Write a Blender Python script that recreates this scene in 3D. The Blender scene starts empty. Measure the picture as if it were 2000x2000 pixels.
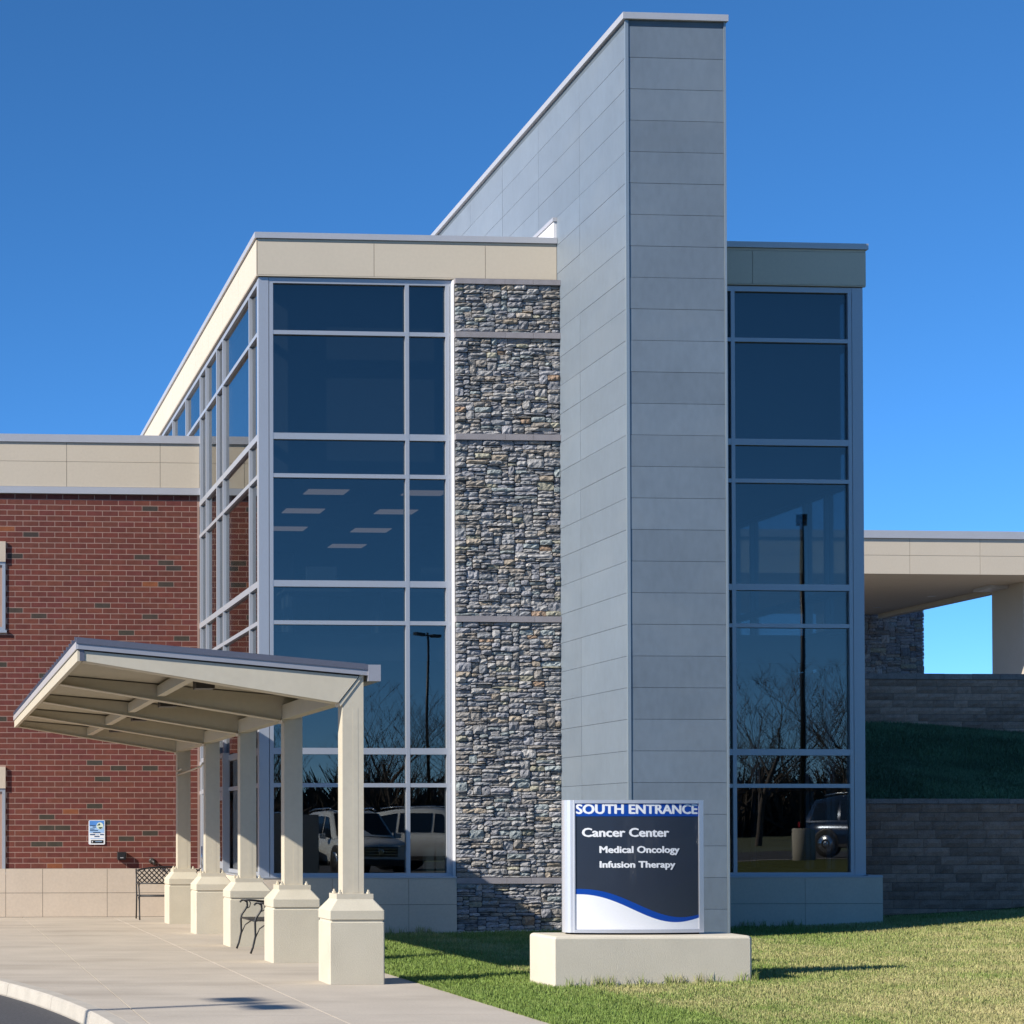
import bpy, math, random
import numpy as np
from mathutils import Vector, Matrix

# ------------------------------------------------------------------ camera, sky, sun, exposure
scene = bpy.context.scene
col = scene.collection
R = math.radians
F, XP, HY, CZ = 3950.0, 100.0, 1620.0, 1.66      # focal length and principal point in photo pixels (2000 px), eye height
TH = math.atan((XP + 160) / F)
PT = math.radians(0.85); YP = HY - F * math.tan(PT)      # slight upward tilt, the rest of the rise is lens shift

cd = bpy.data.cameras.new('camera'); cam = bpy.data.objects.new('camera', cd); col.objects.link(cam)
cd.sensor_width = 36; cd.lens = 36 * F / 2000
cd.shift_x = (1000 - XP) / 2000; cd.shift_y = (YP - 1000) / 2000
cd.clip_end = 5000
cam.location = (0, 0, CZ); cam.rotation_euler = (R(90) + PT, 0, -TH)
scene.camera = cam

SUN_EL, SUN_AZ = R(31.4), R(21.5)                     # azimuth: degrees in front of the facade plane, from the left
TOSUN = Vector((-math.cos(SUN_AZ) * math.cos(SUN_EL), -math.sin(SUN_AZ) * math.cos(SUN_EL), math.sin(SUN_EL)))
w = bpy.data.worlds.new('World'); scene.world = w; w.use_nodes = True
nt = w.node_tree; bg = nt.nodes['Background']
sky = nt.nodes.new('ShaderNodeTexSky'); sky.sky_type = 'NISHITA'; sky.sun_disc = False
sky.sun_elevation = SUN_EL; sky.sun_rotation = math.atan2(TOSUN.x, TOSUN.y)
sky.altitude = 6000; sky.air_density = 1.0; sky.dust_density = 0.0; sky.ozone_density = 6.0
hs = nt.nodes.new('ShaderNodeHueSaturation'); hs.inputs['Hue'].default_value = .4955; hs.inputs['Saturation'].default_value = 1.12
nt.links.new(sky.outputs[0], hs.inputs['Color']); nt.links.new(hs.outputs[0], bg.inputs['Color'])
bg.inputs['Strength'].default_value = 0.112
sl = bpy.data.lights.new('sun', 'SUN'); sun = bpy.data.objects.new('sun', sl); col.objects.link(sun)
sl.energy = 4.0; sl.angle = R(0.5); sl.color = (1.0, 0.94, 0.84)
sun.rotation_euler = (-TOSUN).to_track_quat('-Z', 'Y').to_euler(); sun.location = (-20, -10, 30)
vs = scene.view_settings
vs.view_transform = 'Standard'; vs.look = 'None'; vs.gamma = 1; vs.exposure = 0.87; vs.use_curve_mapping = False
scene.render.engine = 'CYCLES'
scene.cycles.max_bounces = 8; scene.cycles.transparent_max_bounces = 12
scene.cycles.caustics_reflective = False; scene.cycles.caustics_refractive = False
scene.cycles.sample_clamp_indirect = 4
scene.cycles.use_denoising = True

# ------------------------------------------------------------------ helpers
rng = random.Random(7); nrng = np.random.default_rng(5)

def ray(x, y):
    u = (x - XP) / F; v = -(y - YP) / F; h = math.cos(PT) - v * math.sin(PT)
    return (h * math.sin(TH) + u * math.cos(TH), h * math.cos(TH) - u * math.sin(TH), math.sin(PT) + v * math.cos(PT))
def atY(x, y, Y):
    d = ray(x, y); t = Y / d[1]; return (d[0] * t, Y, CZ + d[2] * t)
def atX(x, y, X):
    d = ray(x, y); t = X / d[0]; return (X, d[1] * t, CZ + d[2] * t)
def ZY(x, y, Y): return atY(x, y, Y)[2]
def XY(x, Y): return atY(x, HY, Y)[0]

class MB:
    def __init__(s): s.v = []; s.f = []; s.m = []; s.t = []; s.tint = None; s.mi = 0; s.smooth = []
    def face(s, idx, sm=False): s.f.append(idx); s.m.append(s.mi); s.t.append(s.tint); s.smooth.append(sm)
    def box(s, x0, x1, y0, y1, z0, z1):
        b = len(s.v)
        s.v += [(x0,y0,z0),(x1,y0,z0),(x1,y1,z0),(x0,y1,z0),(x0,y0,z1),(x1,y0,z1),(x1,y1,z1),(x0,y1,z1)]
        for q in ((3,2,1,0),(4,5,6,7),(0,1,5,4),(1,2,6,5),(2,3,7,6),(3,0,4,7)): s.face([b+i for i in q])
        return s
    def cbox(s, x0, x1, y0, y1, z0, z1, c):          # box with chamfered vertical and top edges
        b = len(s.v)
        for z, k in ((z0, 0), (z1 - c, 0), (z1, c)):
            for (x, y) in ((x0+c+k*0,y0+k),(x1-c,y0+k),(x1-k,y0+c),(x1-k,y1-c),(x1-c,y1-k),(x0+c,y1-k),(x0+k,y1-c),(x0+k,y0+c)):
                s.v.append((x, y, z))
        for r in range(2):
            for i in range(8):
                j = (i+1) % 8
                s.face([b+r*8+i, b+r*8+j, b+r*8+8+j, b+r*8+8+i])
        s.face([b+16+i for i in range(8)]); s.face([b+7-i for i in range(8)])
        return s
    def prism(s, pts, axis, a, c):                    # polygon in the two other axes, extruded along axis from a to c
        b = len(s.v); n = len(pts)
        for k in (a, c):
            for p in pts:
                s.v.append({'y': (p[0], k, p[1]), 'x': (k, p[0], p[1]), 'z': (p[0], p[1], k)}[axis])
        s.face([b+i for i in range(n)]); s.face([b+n+n-1-i for i in range(n)])
        for i in range(n):
            j = (i+1) % n
            s.face([b+j, b+i, b+n+i, b+n+j])
        return s
    def tube(s, path, r, n=8, cap=True, sm=True):
        path = [Vector(p) for p in path]; b = len(s.v)
        rr = r if hasattr(r, '__len__') else [r] * len(path)
        up = None
        for i, p in enumerate(path):
            d = (path[min(i+1, len(path)-1)] - path[max(i-1, 0)]).normalized()
            if up is None: up = Vector((0,0,1)) if abs(d.z) < .9 else Vector((1,0,0))
            a = d.cross(up).normalized(); c = a.cross(d).normalized(); up = c
            for k in range(n):
                t = 2*math.pi*k/n
                s.v.append(tuple(p + (a*math.cos(t) + c*math.sin(t)) * rr[i]))
        for i in range(len(path)-1):
            for k in range(n):
                l = (k+1) % n
                s.face([b+i*n+k, b+i*n+l, b+(i+1)*n+l, b+(i+1)*n+k], sm)
        if cap:
            s.face([b+n-1-k for k in range(n)]); s.face([b+(len(path)-1)*n+k for k in range(n)])
        return s
    def lathe(s, prof, n=16, o=(0,0,0), axis='z', sm=True):
        b = len(s.v)
        for (r, h) in prof:
            for k in range(n):
                t = 2*math.pi*k/n; x, y = r*math.cos(t), r*math.sin(t)
                p = {'z': (x, y, h), 'y': (x, h, y), 'x': (h, x, y)}[axis]
                s.v.append((p[0]+o[0], p[1]+o[1], p[2]+o[2]))
        for i in range(len(prof)-1):
            for k in range(n):
                l = (k+1) % n
                s.face([b+i*n+k, b+i*n+l, b+(i+1)*n+l, b+(i+1)*n+k], sm)
        s.face([b+n-1-k for k in range(n)]); s.face([b+(len(prof)-1)*n+k for k in range(n)])
        return s
    def mesh(s, name, mats):
        me = bpy.data.meshes.new(name)
        me.from_pydata(s.v, [], s.f)
        for m in (mats if isinstance(mats, (list, tuple)) else [mats]): me.materials.append(m)
        if any(s.m): me.polygons.foreach_set('material_index', s.m)
        if any(s.smooth): me.polygons.foreach_set('use_smooth', s.smooth)
        if any(t is not None for t in s.t):
            a = me.attributes.new('tint', 'FLOAT_COLOR', 'FACE')
            a.data.foreach_set('color', [c for t in s.t for c in ((t or (1,1,1)) + (1.0,))])
        import bmesh
        bm = bmesh.new(); bm.from_mesh(me); bmesh.ops.recalc_face_normals(bm, faces=bm.faces); bm.to_mesh(me); bm.free()
        return me

def link(o, parent=None, inv=True):
    col.objects.link(o)
    if parent is not None:
        o.parent = parent
        if inv and parent.type == 'EMPTY' and 'loc' in parent:
            L = Vector(parent['loc']); o.matrix_parent_inverse = Matrix.Translation(-L)
    return o
def build(mb, name, mats, parent=None, label=None, kind=None):
    o = bpy.data.objects.new(name, mb.mesh(name, mats)); link(o, parent)
    if label: o['label'] = label
    if kind: o['kind'] = kind
    return o
def shared(me, name, parent=None, loc=(0,0,0), rotz=0, scale=None):
    o = bpy.data.objects.new(name, me); link(o, parent); o.location = loc; o.rotation_euler = (0,0,rotz)
    if scale: o.scale = scale
    return o
def tag(o, label, cat=None, group=None, kind=None):
    o['label'] = label
    if cat: o['category'] = cat
    if group: o['group'] = group
    if kind: o['kind'] = kind
    return o
def world_root(name, loc):           # parts of this thing are modelled in world coordinates
    e = bpy.data.objects.new(name, None); col.objects.link(e); e.location = loc; e['loc'] = list(loc); e.empty_display_size = .3
    return e
def local_root(name, loc=(0,0,0), rotz=0):
    e = bpy.data.objects.new(name, None); col.objects.link(e); e.location = loc; e.rotation_euler = (0,0,rotz); e.empty_display_size = .3
    return e
def copy_tree(o, parent=None):
    c = o.copy(); col.objects.link(c); c.parent = parent
    for ch in list(o.children): copy_tree(ch, c)
    return c

# ------------------------------------------------------------------ materials
def mat(name, color, rough=.6, metal=0, var=.12, scale=3.0, fine=60, bump=0, bscale=80, tint=False, spec=.5, stretch=(1,1,1), coat=0, stain=None, sheen=0, pieces=0, bstretch=(1,1,1)):
    m = bpy.data.materials.new(name); m.use_nodes = True; t = m.node_tree; n = t.nodes; L = t.links
    p = n['Principled BSDF']; p.inputs['Roughness'].default_value = rough; p.inputs['Metallic'].default_value = metal
    p.inputs['Specular IOR Level'].default_value = spec; p.inputs['Coat Weight'].default_value = coat; p.inputs['Sheen Weight'].default_value = sheen; p.inputs['Sheen Roughness'].default_value = .35
    geo = n.new('ShaderNodeNewGeometry'); mp = n.new('ShaderNodeMapping'); mp.inputs['Scale'].default_value = stretch
    L.new(geo.outputs['Position'], mp.inputs['Vector'])
    a = n.new('ShaderNodeTexNoise'); a.inputs['Scale'].default_value = scale; a.inputs['Detail'].default_value = 6
    b = n.new('ShaderNodeTexNoise'); b.inputs['Scale'].default_value = fine; b.inputs['Detail'].default_value = 4
    for q in (a, b): L.new(mp.outputs[0], q.inputs['Vector'])
    add = n.new('ShaderNodeMath'); add.operation = 'ADD'; L.new(a.outputs[0], add.inputs[0]); L.new(b.outputs[0], add.inputs[1])
    mr = n.new('ShaderNodeMapRange'); mr.inputs[1].default_value = .65; mr.inputs[2].default_value = 1.35
    mr.inputs[3].default_value = 1 - var; mr.inputs[4].default_value = 1 + var
    L.new(add.outputs[0], mr.inputs[0])
    mul = n.new('ShaderNodeMix'); mul.data_type = 'RGBA'; mul.blend_type = 'MULTIPLY'; mul.inputs[0].default_value = 1
    if tint:
        at = n.new('ShaderNodeAttribute'); at.attribute_name = 'tint'; L.new(at.outputs['Color'], mul.inputs[6])
    else: mul.inputs[6].default_value = (*color, 1)
    L.new(mr.outputs[0], mul.inputs[7]); out = mul.outputs[2]
    if stain:                                         # soft blotches of dirt with their own colour
        sn = n.new('ShaderNodeTexNoise'); sn.inputs['Scale'].default_value = stain[1]; sn.inputs['Detail'].default_value = 7
        mp2 = n.new('ShaderNodeMapping'); mp2.inputs['Scale'].default_value = stain[3]; L.new(geo.outputs['Position'], mp2.inputs['Vector'])
        L.new(mp2.outputs[0], sn.inputs['Vector'])
        r2 = n.new('ShaderNodeMapRange'); r2.inputs[1].default_value = .5; r2.inputs[2].default_value = .75; r2.inputs[4].default_value = stain[2]
        L.new(sn.outputs[0], r2.inputs[0])
        mx = n.new('ShaderNodeMix'); mx.data_type = 'RGBA'; L.new(r2.outputs[0], mx.inputs[0]); L.new(out, mx.inputs[6]); mx.inputs[7].default_value = (*stain[0], 1)
        out = mx.outputs[2]
    if pieces:                                        # each panel has its own slight tone
        oi = n.new('ShaderNodeObjectInfo'); r3 = n.new('ShaderNodeMapRange'); r3.inputs[3].default_value = 1-pieces; r3.inputs[4].default_value = 1+pieces
        L.new(oi.outputs['Random'], r3.inputs[0]); m3 = n.new('ShaderNodeMix'); m3.data_type = 'RGBA'; m3.blend_type = 'MULTIPLY'; m3.inputs[0].default_value = 1
        L.new(out, m3.inputs[6]); L.new(r3.outputs[0], m3.inputs[7]); out = m3.outputs[2]
    L.new(out, p.inputs['Base Color'])
    if bump:
        c = n.new('ShaderNodeTexNoise'); c.inputs['Scale'].default_value = bscale; c.inputs['Detail'].default_value = 6
        mb_ = n.new('ShaderNodeMapping'); mb_.inputs['Scale'].default_value = bstretch; L.new(geo.outputs['Position'], mb_.inputs['Vector']); L.new(mb_.outputs[0], c.inputs['Vector'])
        bp = n.new('ShaderNodeBump'); bp.inputs['Strength'].default_value = bump; bp.inputs['Distance'].default_value = .02
        L.new(c.outputs[0], bp.inputs['Height']); L.new(bp.outputs[0], p.inputs['Normal'])
    return m

M = {}
M['brick'] = mat('brick', (.2,.06,.045), .85, tint=True, var=.22, scale=9, fine=90, bump=.25, bscale=120, spec=.2)
M['mortar'] = mat('mortar', (.40,.265,.215), .9, var=.1, spec=.2)
M['stone'] = mat('stone', (.3,.3,.3), .85, tint=True, var=.35, scale=18, fine=70, bump=1.0, bscale=30, spec=.25, bstretch=(1,1,2.6))
M['stone_back'] = mat('stone_joint', (.07,.07,.076), .95, spec=.1)
M['band'] = mat('cast_stone', (.27,.25,.26), .8, var=.15, scale=6, bump=.2, spec=.3)
M['beige'] = mat('beige_panel', (.60,.515,.40), .55, var=.04, scale=.8, fine=20, spec=.35)
M['basep'] = mat('base_panel', (.58,.485,.385), .7, var=.07, scale=1.5, fine=25, spec=.3)
M['joint'] = mat('joint_seal', (.13,.12,.11), .8)
M['coping'] = mat('coping_metal', (.50,.49,.50), .4, .25, var=.04)
M['alu'] = mat('anodised_aluminium', (.40,.42,.46), .42, .3, var=.03, scale=1)
M['zinc'] = mat('zinc_panel', (.172,.212,.252), .5, .2, var=.1, scale=1.3, fine=12, stretch=(1,1,.5), stain=((.215,.25,.28), .8, .5, (1,1,2.2)), sheen=1.0, pieces=.06)
M['zinc_dark'] = mat('zinc_joint', (.125,.15,.17), .6, .2)
M['zinc_trim'] = mat('zinc_trim', (.30,.35,.38), .4, .4, var=.05)
M['white_wall'] = mat('white_membrane', (.72,.70,.70), .6, var=.05)
M['cream'] = mat('cream_paint', (.53,.475,.37), .5, var=.05, scale=2, fine=15, spec=.4)
M['stucco'] = mat('cream_stucco', (.54,.49,.385), .85, var=.07, scale=2.5, fine=60, bump=.25, bscale=90, spec=.2, stain=((.40,.355,.27), 1.6, .4, (1,1,.8)))
M['raketrim'] = mat('rake_metal', (.33,.33,.36), .4, .2, var=.05)
M['roofmetal'] = mat('roof_metal', (.13,.135,.17), .45, .3, var=.08)
M['black'] = mat('black_iron', (.018,.018,.02), .45, .2, var=.1)
M['dark_bronze'] = mat('dark_box', (.035,.03,.028), .5, .1)
M['concrete'] = mat('walk_concrete', (.46,.405,.335), .9, var=.12, scale=1.2, fine=40, bump=.12, bscale=120, spec=.2, stain=((.27,.23,.185), .55, .6, (.6,1.8,1)))
M['joint_c'] = mat('pavement_joint', (.52,.48,.40), .9)
M['kerbm'] = mat('kerb_concrete', (.44,.40,.34), .9, var=.12, scale=4, fine=60, bump=.15, spec=.2)
M['asphalt'] = mat('asphalt', (.075,.075,.08), .9, var=.35, scale=30, fine=160, bump=.4, bscale=150, spec=.3)
M['soil'] = mat('lawn_soil', (.085,.095,.03), .95, var=.3, scale=4, fine=60, bump=.5, bscale=60, spec=.1)
M['blade'] = mat('grass_blade', (.1,.16,.03), .6, tint=True, var=.15, spec=.3)
M['farground'] = mat('far_ground', (.09,.10,.045), .95, var=.3, scale=.2, fine=5)
M['block'] = mat('split_block', (.2,.15,.13), .9, tint=True, var=.25, scale=8, fine=50, bump=.7, bscale=50, spec=.2)
M['gravelm'] = mat('gravel', (.35,.34,.33), .9, var=.3, scale=60, tint=True)
M['signsilver'] = mat('sign_silver', (.60,.61,.65), .32, .45, var=.03)
M['navy'] = mat('sign_navy', (.028,.036,.055), .22, var=.04, coat=.3)
M['blue'] = mat('sign_blue', (.004,.055,.33), .3, var=.03)
M['white'] = mat('sign_white', (.80,.80,.82), .4, var=.02)
M['plinth'] = mat('plinth_concrete', (.60,.54,.43), .85, var=.06, scale=3, fine=50, bump=.2, bscale=80, spec=.2, stain=((.48,.44,.36), 2.2, .3, (1,1,1)))
M['inwall'] = mat('interior_wall', (.28,.27,.26), .8)
M['indark'] = mat('interior_dark', (.10,.11,.12), .8)
M['carpet'] = mat('carpet', (.10,.10,.11), .9)
M['shadowbox'] = mat('shadow_box', (.16,.16,.18), .7, var=.03)
M['terrace'] = mat('terrace_paving', (.22,.20,.18), .9, var=.1)
M['soffit'] = mat('soffit', (.50,.44,.36), .7, var=.04)
M['carwhite'] = mat('car_white', (.72,.73,.72), .25, var=.02, coat=.6)
M['carblue'] = mat('car_blue', (.02,.035,.07), .2, .3, var=.02, coat=.8)
M['cargrey'] = mat('car_grey', (.22,.24,.24), .25, .3, var=.02, coat=.7)
M['carglass'] = mat('car_glass', (.012,.014,.016), .06, var=.0, spec=.8)
M['tyre'] = mat('tyre', (.02,.02,.02), .9)
M['chrome'] = mat('chrome', (.65,.66,.68), .18, .95, var=0)
M['redlens'] = mat('red_lens', (.35,.01,.01), .2, var=0)
M['clearlens'] = mat('clear_lens', (.7,.72,.75), .1, .3, var=0)
M['bark'] = mat('bark', (.10,.08,.065), .95, var=.3, scale=6, bump=.4)
M['brush'] = mat('brushwood', (.055,.042,.032), .95, var=.4, scale=1.2, tint=False)
M['lampblack'] = mat('lamp_paint', (.012,.012,.014), .4, .2)
M['signplate'] = mat('sign_plate', (.85,.86,.88), .4, var=.0)
M['signblue'] = mat('sign_skyblue', (.09,.27,.68), .4, var=.15, scale=12)
M['signpale'] = mat('sign_paleblue', (.36,.56,.85), .4, var=.1, scale=12)
M['signtext'] = mat('sign_text', (.03,.08,.18), .5, var=0)
M['signgreen'] = mat('sign_green', (.02,.06,.05), .5, var=.2)
M['signcream'] = mat('sign_cream', (.72,.80,.66), .5, var=.1)

def glass(name, tint, f0):
    m = bpy.data.materials.new(name); m.use_nodes = True; t = m.node_tree; n = t.nodes; L = t.links
    n.remove(n['Principled BSDF']); out = n['Material Output']
    tr = n.new('ShaderNodeBsdfTransparent'); tr.inputs[0].default_value = (*tint, 1)
    gl = n.new('ShaderNodeBsdfGlossy'); gl.inputs['Roughness'].default_value = 0.0; gl.inputs['Color'].default_value = (.95,.93,.88,1)
    lw = n.new('ShaderNodeLayerWeight'); lw.inputs[0].default_value = .5
    pw = n.new('ShaderNodeMath'); pw.operation = 'POWER'; pw.inputs[1].default_value = 4.0; L.new(lw.outputs['Facing'], pw.inputs[0])
    mr = n.new('ShaderNodeMapRange'); mr.inputs[3].default_value = f0; mr.inputs[4].default_value = .95; L.new(pw.outputs[0], mr.inputs[0])
    geo = n.new('ShaderNodeNewGeometry'); no = n.new('ShaderNodeTexNoise'); no.inputs['Scale'].default_value = 1.1; no.inputs['Detail'].default_value = 1
    L.new(geo.outputs['Position'], no.inputs['Vector'])
    bp = n.new('ShaderNodeBump'); bp.inputs['Strength'].default_value = .012; bp.inputs['Distance'].default_value = .05
    L.new(no.outputs[0], bp.inputs['Height']); L.new(bp.outputs[0], gl.inputs['Normal'])
    mx = n.new('ShaderNodeMixShader'); L.new(mr.outputs[0], mx.inputs[0]); L.new(tr.outputs[0], mx.inputs[1]); L.new(gl.outputs[0], mx.inputs[2])
    L.new(mx.outputs[0], out.inputs['Surface'])
    return m
M['glass'] = glass('tinted_glass', (.50,.55,.57), .105)
def emit(name, c, s):
    m = bpy.data.materials.new(name); m.use_nodes = True; p = m.node_tree.nodes['Principled BSDF']
    p.inputs['Base Color'].default_value = (.8,.8,.8,1); p.inputs['Emission Color'].default_value = (*c, 1); p.inputs['Emission Strength'].default_value = s
    return m
M['troffer'] = emit('ceiling_light', (1,.72,.60), .22)

# ------------------------------------------------------------------ main planes of the place
YW = 38.25                      # brick wing front
XL, YG = 5.355, 31.5            # corner of the glass block
YS = YG - .17                   # stone face
XT0 = XY(1097, YS)              # tower left face
YT = XT0 / (XY(1228, 1.0))      # tower front
XT1 = XY(1424, YT)              # tower right face
XR = XY(1690, YG)               # right end of the glass block
ZLEV = [ZY(534, y, YG) for y in (548, 648.4, 851, 928, 1139, 1215.3, 1466.6, 1533.3)]
ZSILL = ZY(720, 1712, YG)
ZPB, ZCB, ZCT = ZY(507, 540, YG), ZY(507, 467, YG), ZY(507, 455.5, YG)
YBACK = 50.0

PEDY = [21.40 + 3.48 * i for i in range(5)]
PX0, PX1 = 4.385, 4.985
PCX, PCYO = 4.69, .30

def lerp(x, xs, ys): return float(np.interp(x, xs, ys))
def terr(x, y):
    a = np.interp(x, [5.4, 7, 9, 14, 18, 24, 32, 60], [-.01, .015, .06, .12, .30, .8, 1.3, 1.5])
    b = np.interp(x, [5.4, 9, 12, 18, 24, 32, 60], [-.01, .20, .42, .6, .8, 1.0, 1.1])
    t = np.clip((15 - y) / 6, 0, 1); t = t * t * (3 - 2 * t)
    return a * (1 - t) + b * t

# ------------------------------------------------------------------ ground, road, pavement, lawn
g = MB(); g.v = [(-900,-900,-.32),(900,-900,-.32),(900,900,-.32),(-900,900,-.32)]; g.face([0,1,2,3])
build(g, 'ground', M['farground'], kind='structure')
g = MB(); g.v = [(-60,-40,-.14),(5.0,-40,-.14),(5.0,40,-.14),(-60,40,-.14)]; g.face([0,1,2,3])
build(g, 'road', M['asphalt'], kind='structure')

CX, CY, CR = -22.5, 16.0, 24.35
def arcx(y, r=CR): return CX + math.sqrt(max(0, r*r - (y-CY)**2))
XE = 5.40
outline = [(XE, 8.0), (XE, YW-.02)] + [(arcx(y), y) for y in np.linspace(YW-.02, 8.0, 60)]
def clip(poly, a, b, c):        # keep a*x+b*y<=c
    out = []
    for i in range(len(poly)):
        p, q = poly[i], poly[(i+1) % len(poly)]
        dp, dq = a*p[0]+b*p[1]-c, a*q[0]+b*q[1]-c
        if dp <= 0: out.append(p)
        if dp * dq < 0:
            t = dp / (dp - dq); out.append((p[0]+t*(q[0]-p[0]), p[1]+t*(q[1]-p[1])))
    return out
g = MB(); g.prism(outline, 'z', -.3, -.010); pave = build(g, 'pavement', M['joint_c'], kind='structure')
xs = [-14, -8.2, -5.2, -1.5, 1.97, 3.68, XE+.001]; ys = [7.9, 10.9, 14.4, 17.9, 21.37, 24.85, 28.33, 31.81, 35.28, YW]
for i in range(len(xs)-1):
    for j in range(len(ys)-1):
        p = outline; h = .006
        for (a, b, c) in ((-1,0,-xs[i]-h),(1,0,xs[i+1]-h),(0,-1,-ys[j]-h),(0,1,ys[j+1]-h)):
            p = clip(p, a, b, c) if p else p
        if len(p) >= 3:
            g = MB(); g.prism(p, 'z', -.012, 0.0); build(g, 'slab', M['concrete'], pave)
# kerb stones along the curve
g = MB(); ya = np.linspace(8.0, 36.0, 60)
base = [(arcx(y, CR-.006), y) for y in ya] + [(arcx(y, CR-.19), y) for y in ya[::-1]]
g.prism(base, 'z', -.30, -.135); kerb = build(g, 'kerb', M['kerbm'], kind='structure')
t0 = math.asin((8-CY)/CR); t1 = math.asin((36-CY)/CR); nseg = 18
for k in range(nseg):
    a0 = t0 + (t1-t0)*k/nseg + .00018; a1 = t0 + (t1-t0)*(k+1)/nseg - .00018
    g = MB(); n = 6; b = 0
    prof = [(CR-.010, -.13), (CR-.010, .003), (CR-.15, .003), (CR-.172, -.012), (CR-.19, -.13)]
    for i in range(n):
        t = a0 + (a1-a0)*i/(n-1)
        for (r, z) in prof: g.v.append((CX + r*math.cos(t), CY + r*math.sin(t), z))
    for i in range(n-1):
        for q in range(5):
            q2 = (q+1) % 5; g.face([i*5+q, i*5+q2, (i+1)*5+q2, (i+1)*5+q])
    g.face([0,1,2,3,4]); g.face([(n-1)*5+4-q for q in range(5)])
    build(g, 'kerb_stone', M['kerbm'], kerb)

def sheet(x0, x1, y0, y1, nx, ny, off=0.0, f=terr):
    g = MB(); X = np.linspace(x0, x1, nx); Y = np.linspace(y0, y1, ny)
    for y in Y:
        for x in X: g.v.append((x, y, float(f(x, y)) + off))
    for j in range(ny-1):
        for i in range(nx-1): g.face([j*nx+i, j*nx+i+1, (j+1)*nx+i+1, (j+1)*nx+i], True)
    return g
lawn = build(sheet(XE+.004, 60, 7.6, 33.2, 120, 70, -.012), 'lawn', M['soil'], kind='structure')
build(sheet(5.0, 60, -9.0, 7.3, 80, 24, -.12), 'parking_lot', M['asphalt'], kind='structure')
build(sheet(5.0, 60, 7.30, 7.60, 80, 2, .0), 'parking_kerb', M['kerbm'], kind='structure')
build(sheet(5.0, 90, -60.0, -9.0, 60, 24, .02, lambda x, y: terr(x, y) + .012*max(0, -9-y)), 'verge', M['farground'], kind='structure')

# sign plinth footprint (computed here so that the grass leaves it free)
PLX0, PLX1, PLY0, PLY1 = 6.60, 8.735, 20.70, 21.52

# grass blades
def blades(n, sampler, zf, hmin, hmax, wid, palette, keep=None, lean=.7):
    x, y = sampler(n)
    if keep is not None:
        k = keep(x, y); x, y = x[k], y[k]
    n = len(x); z = zf(x, y)
    h = nrng.uniform(hmin, hmax, n); a = nrng.uniform(0, 2*np.pi, n); l = np.abs(nrng.normal(0, lean, n)) * h; b = nrng.uniform(0, 2*np.pi, n)
    wv = wid * nrng.uniform(.7, 1.3, n); dx, dy = np.cos(a)*wv, np.sin(a)*wv
    v = np.zeros((n, 5, 3), np.float32)
    v[:,0] = np.stack([x-dx, y-dy, z-.012], 1); v[:,1] = np.stack([x+dx, y+dy, z-.012], 1)
    mx, my, mz = x+np.cos(b)*l*.35, y+np.sin(b)*l*.35, z+h*.6
    v[:,2] = np.stack([mx+dx*.8, my+dy*.8, mz], 1); v[:,3] = np.stack([mx-dx*.8, my-dy*.8, mz], 1)
    v[:,4] = np.stack([x+np.cos(b)*l, y+np.sin(b)*l, z+h*np.clip(1-l/h*.35, .25, 1)], 1)
    c = palette(x, y, n)
    return v.reshape(-1, 3), c, n
def blades_object(sets, name, mt):
    vs_ = np.concatenate([s[0] for s in sets]); cs = np.concatenate([s[1] for s in sets]); n = len(vs_)//5
    me = bpy.data.meshes.new(name); me.vertices.add(n*5); me.vertices.foreach_set('co', vs_.ravel())
    base = (np.arange(n)*5)[:,None]
    loops = np.concatenate([base+np.array([[0,1,2,3]]), base+np.array([[3,2,4]])], 1).ravel()
    me.loops.add(n*7); me.loops.foreach_set('vertex_index', loops.astype(np.int32))
    st = np.stack([np.arange(n)*7, np.arange(n)*7+4], 1).ravel(); me.polygons.add(n*2)
    me.polygons.foreach_set('loop_start', st.astype(np.int32))
    at = me.attributes.new('tint', 'FLOAT_COLOR', 'FACE')
    cc = np.ones((n, 2, 4), np.float32); cc[:,:,:3] = cs[:,None,:]; at.data.foreach_set('color', cc.ravel())
    me.materials.append(mt); me.update(calc_edges=True); me.validate()
    o = bpy.data.objects.new(name, me); col.objects.link(o); return o
PH = nrng.uniform(0, 6.28, (14, 3)); DIR = nrng.normal(0, 1, (14, 2))
def patch(x, y, s):
    v = 0
    for k in range(14):
        fr = s * (1 + k*.45); v = v + np.sin(x*DIR[k,0]*fr + y*DIR[k,1]*fr + PH[k,0]) / (1 + k*.25)
    return v / 4.0
def lawn_palette(x, y, n):
    green = np.array([.12,.195,.036]); lime = np.array([.20,.275,.055]); straw = np.array([.50,.42,.20])
    t = nrng.random(n)[:,None]; c = green*(1-t) + lime*t
    dry = np.clip(.27 + .07*(x-8.0) - .05*(y-22) * (x > 8) + .42*patch(x, y, 1.1) + nrng.normal(0,.22,n), 0, .85)
    dry = np.where(x < 6.9, dry*.3, dry)[:,None]
    c = c*(1-dry) + straw*dry
    return c * nrng.uniform(.75, 1.2, n)[:,None]
def fan(n):                      # positions inside the part of the lawn the photo shows, denser near
    y = 15.6 + 17.0 * nrng.random(n)**1.25
    x = XE + .01 + (y*.56 + .8 - XE) * nrng.random(n)
    return x, y
def keep(x, y):
    k = ~((x > PLX0-.005) & (x < PLX1+.005) & (y > PLY0-.01) & (y < PLY1+.01))
    k &= ~((x > XT0-.03) & (x < XT1+.03) & (y > YT-.03))
    k &= ~((x < XR+.21) & (y > YG-.22)); k &= ~((x > 8.05) & (x < XT0) & (y > 31.05)) & ~((y > 32.9))
    return k
sets = [blades(420000, fan, terr, .022, .055, .0028, lawn_palette, keep)]
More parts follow.
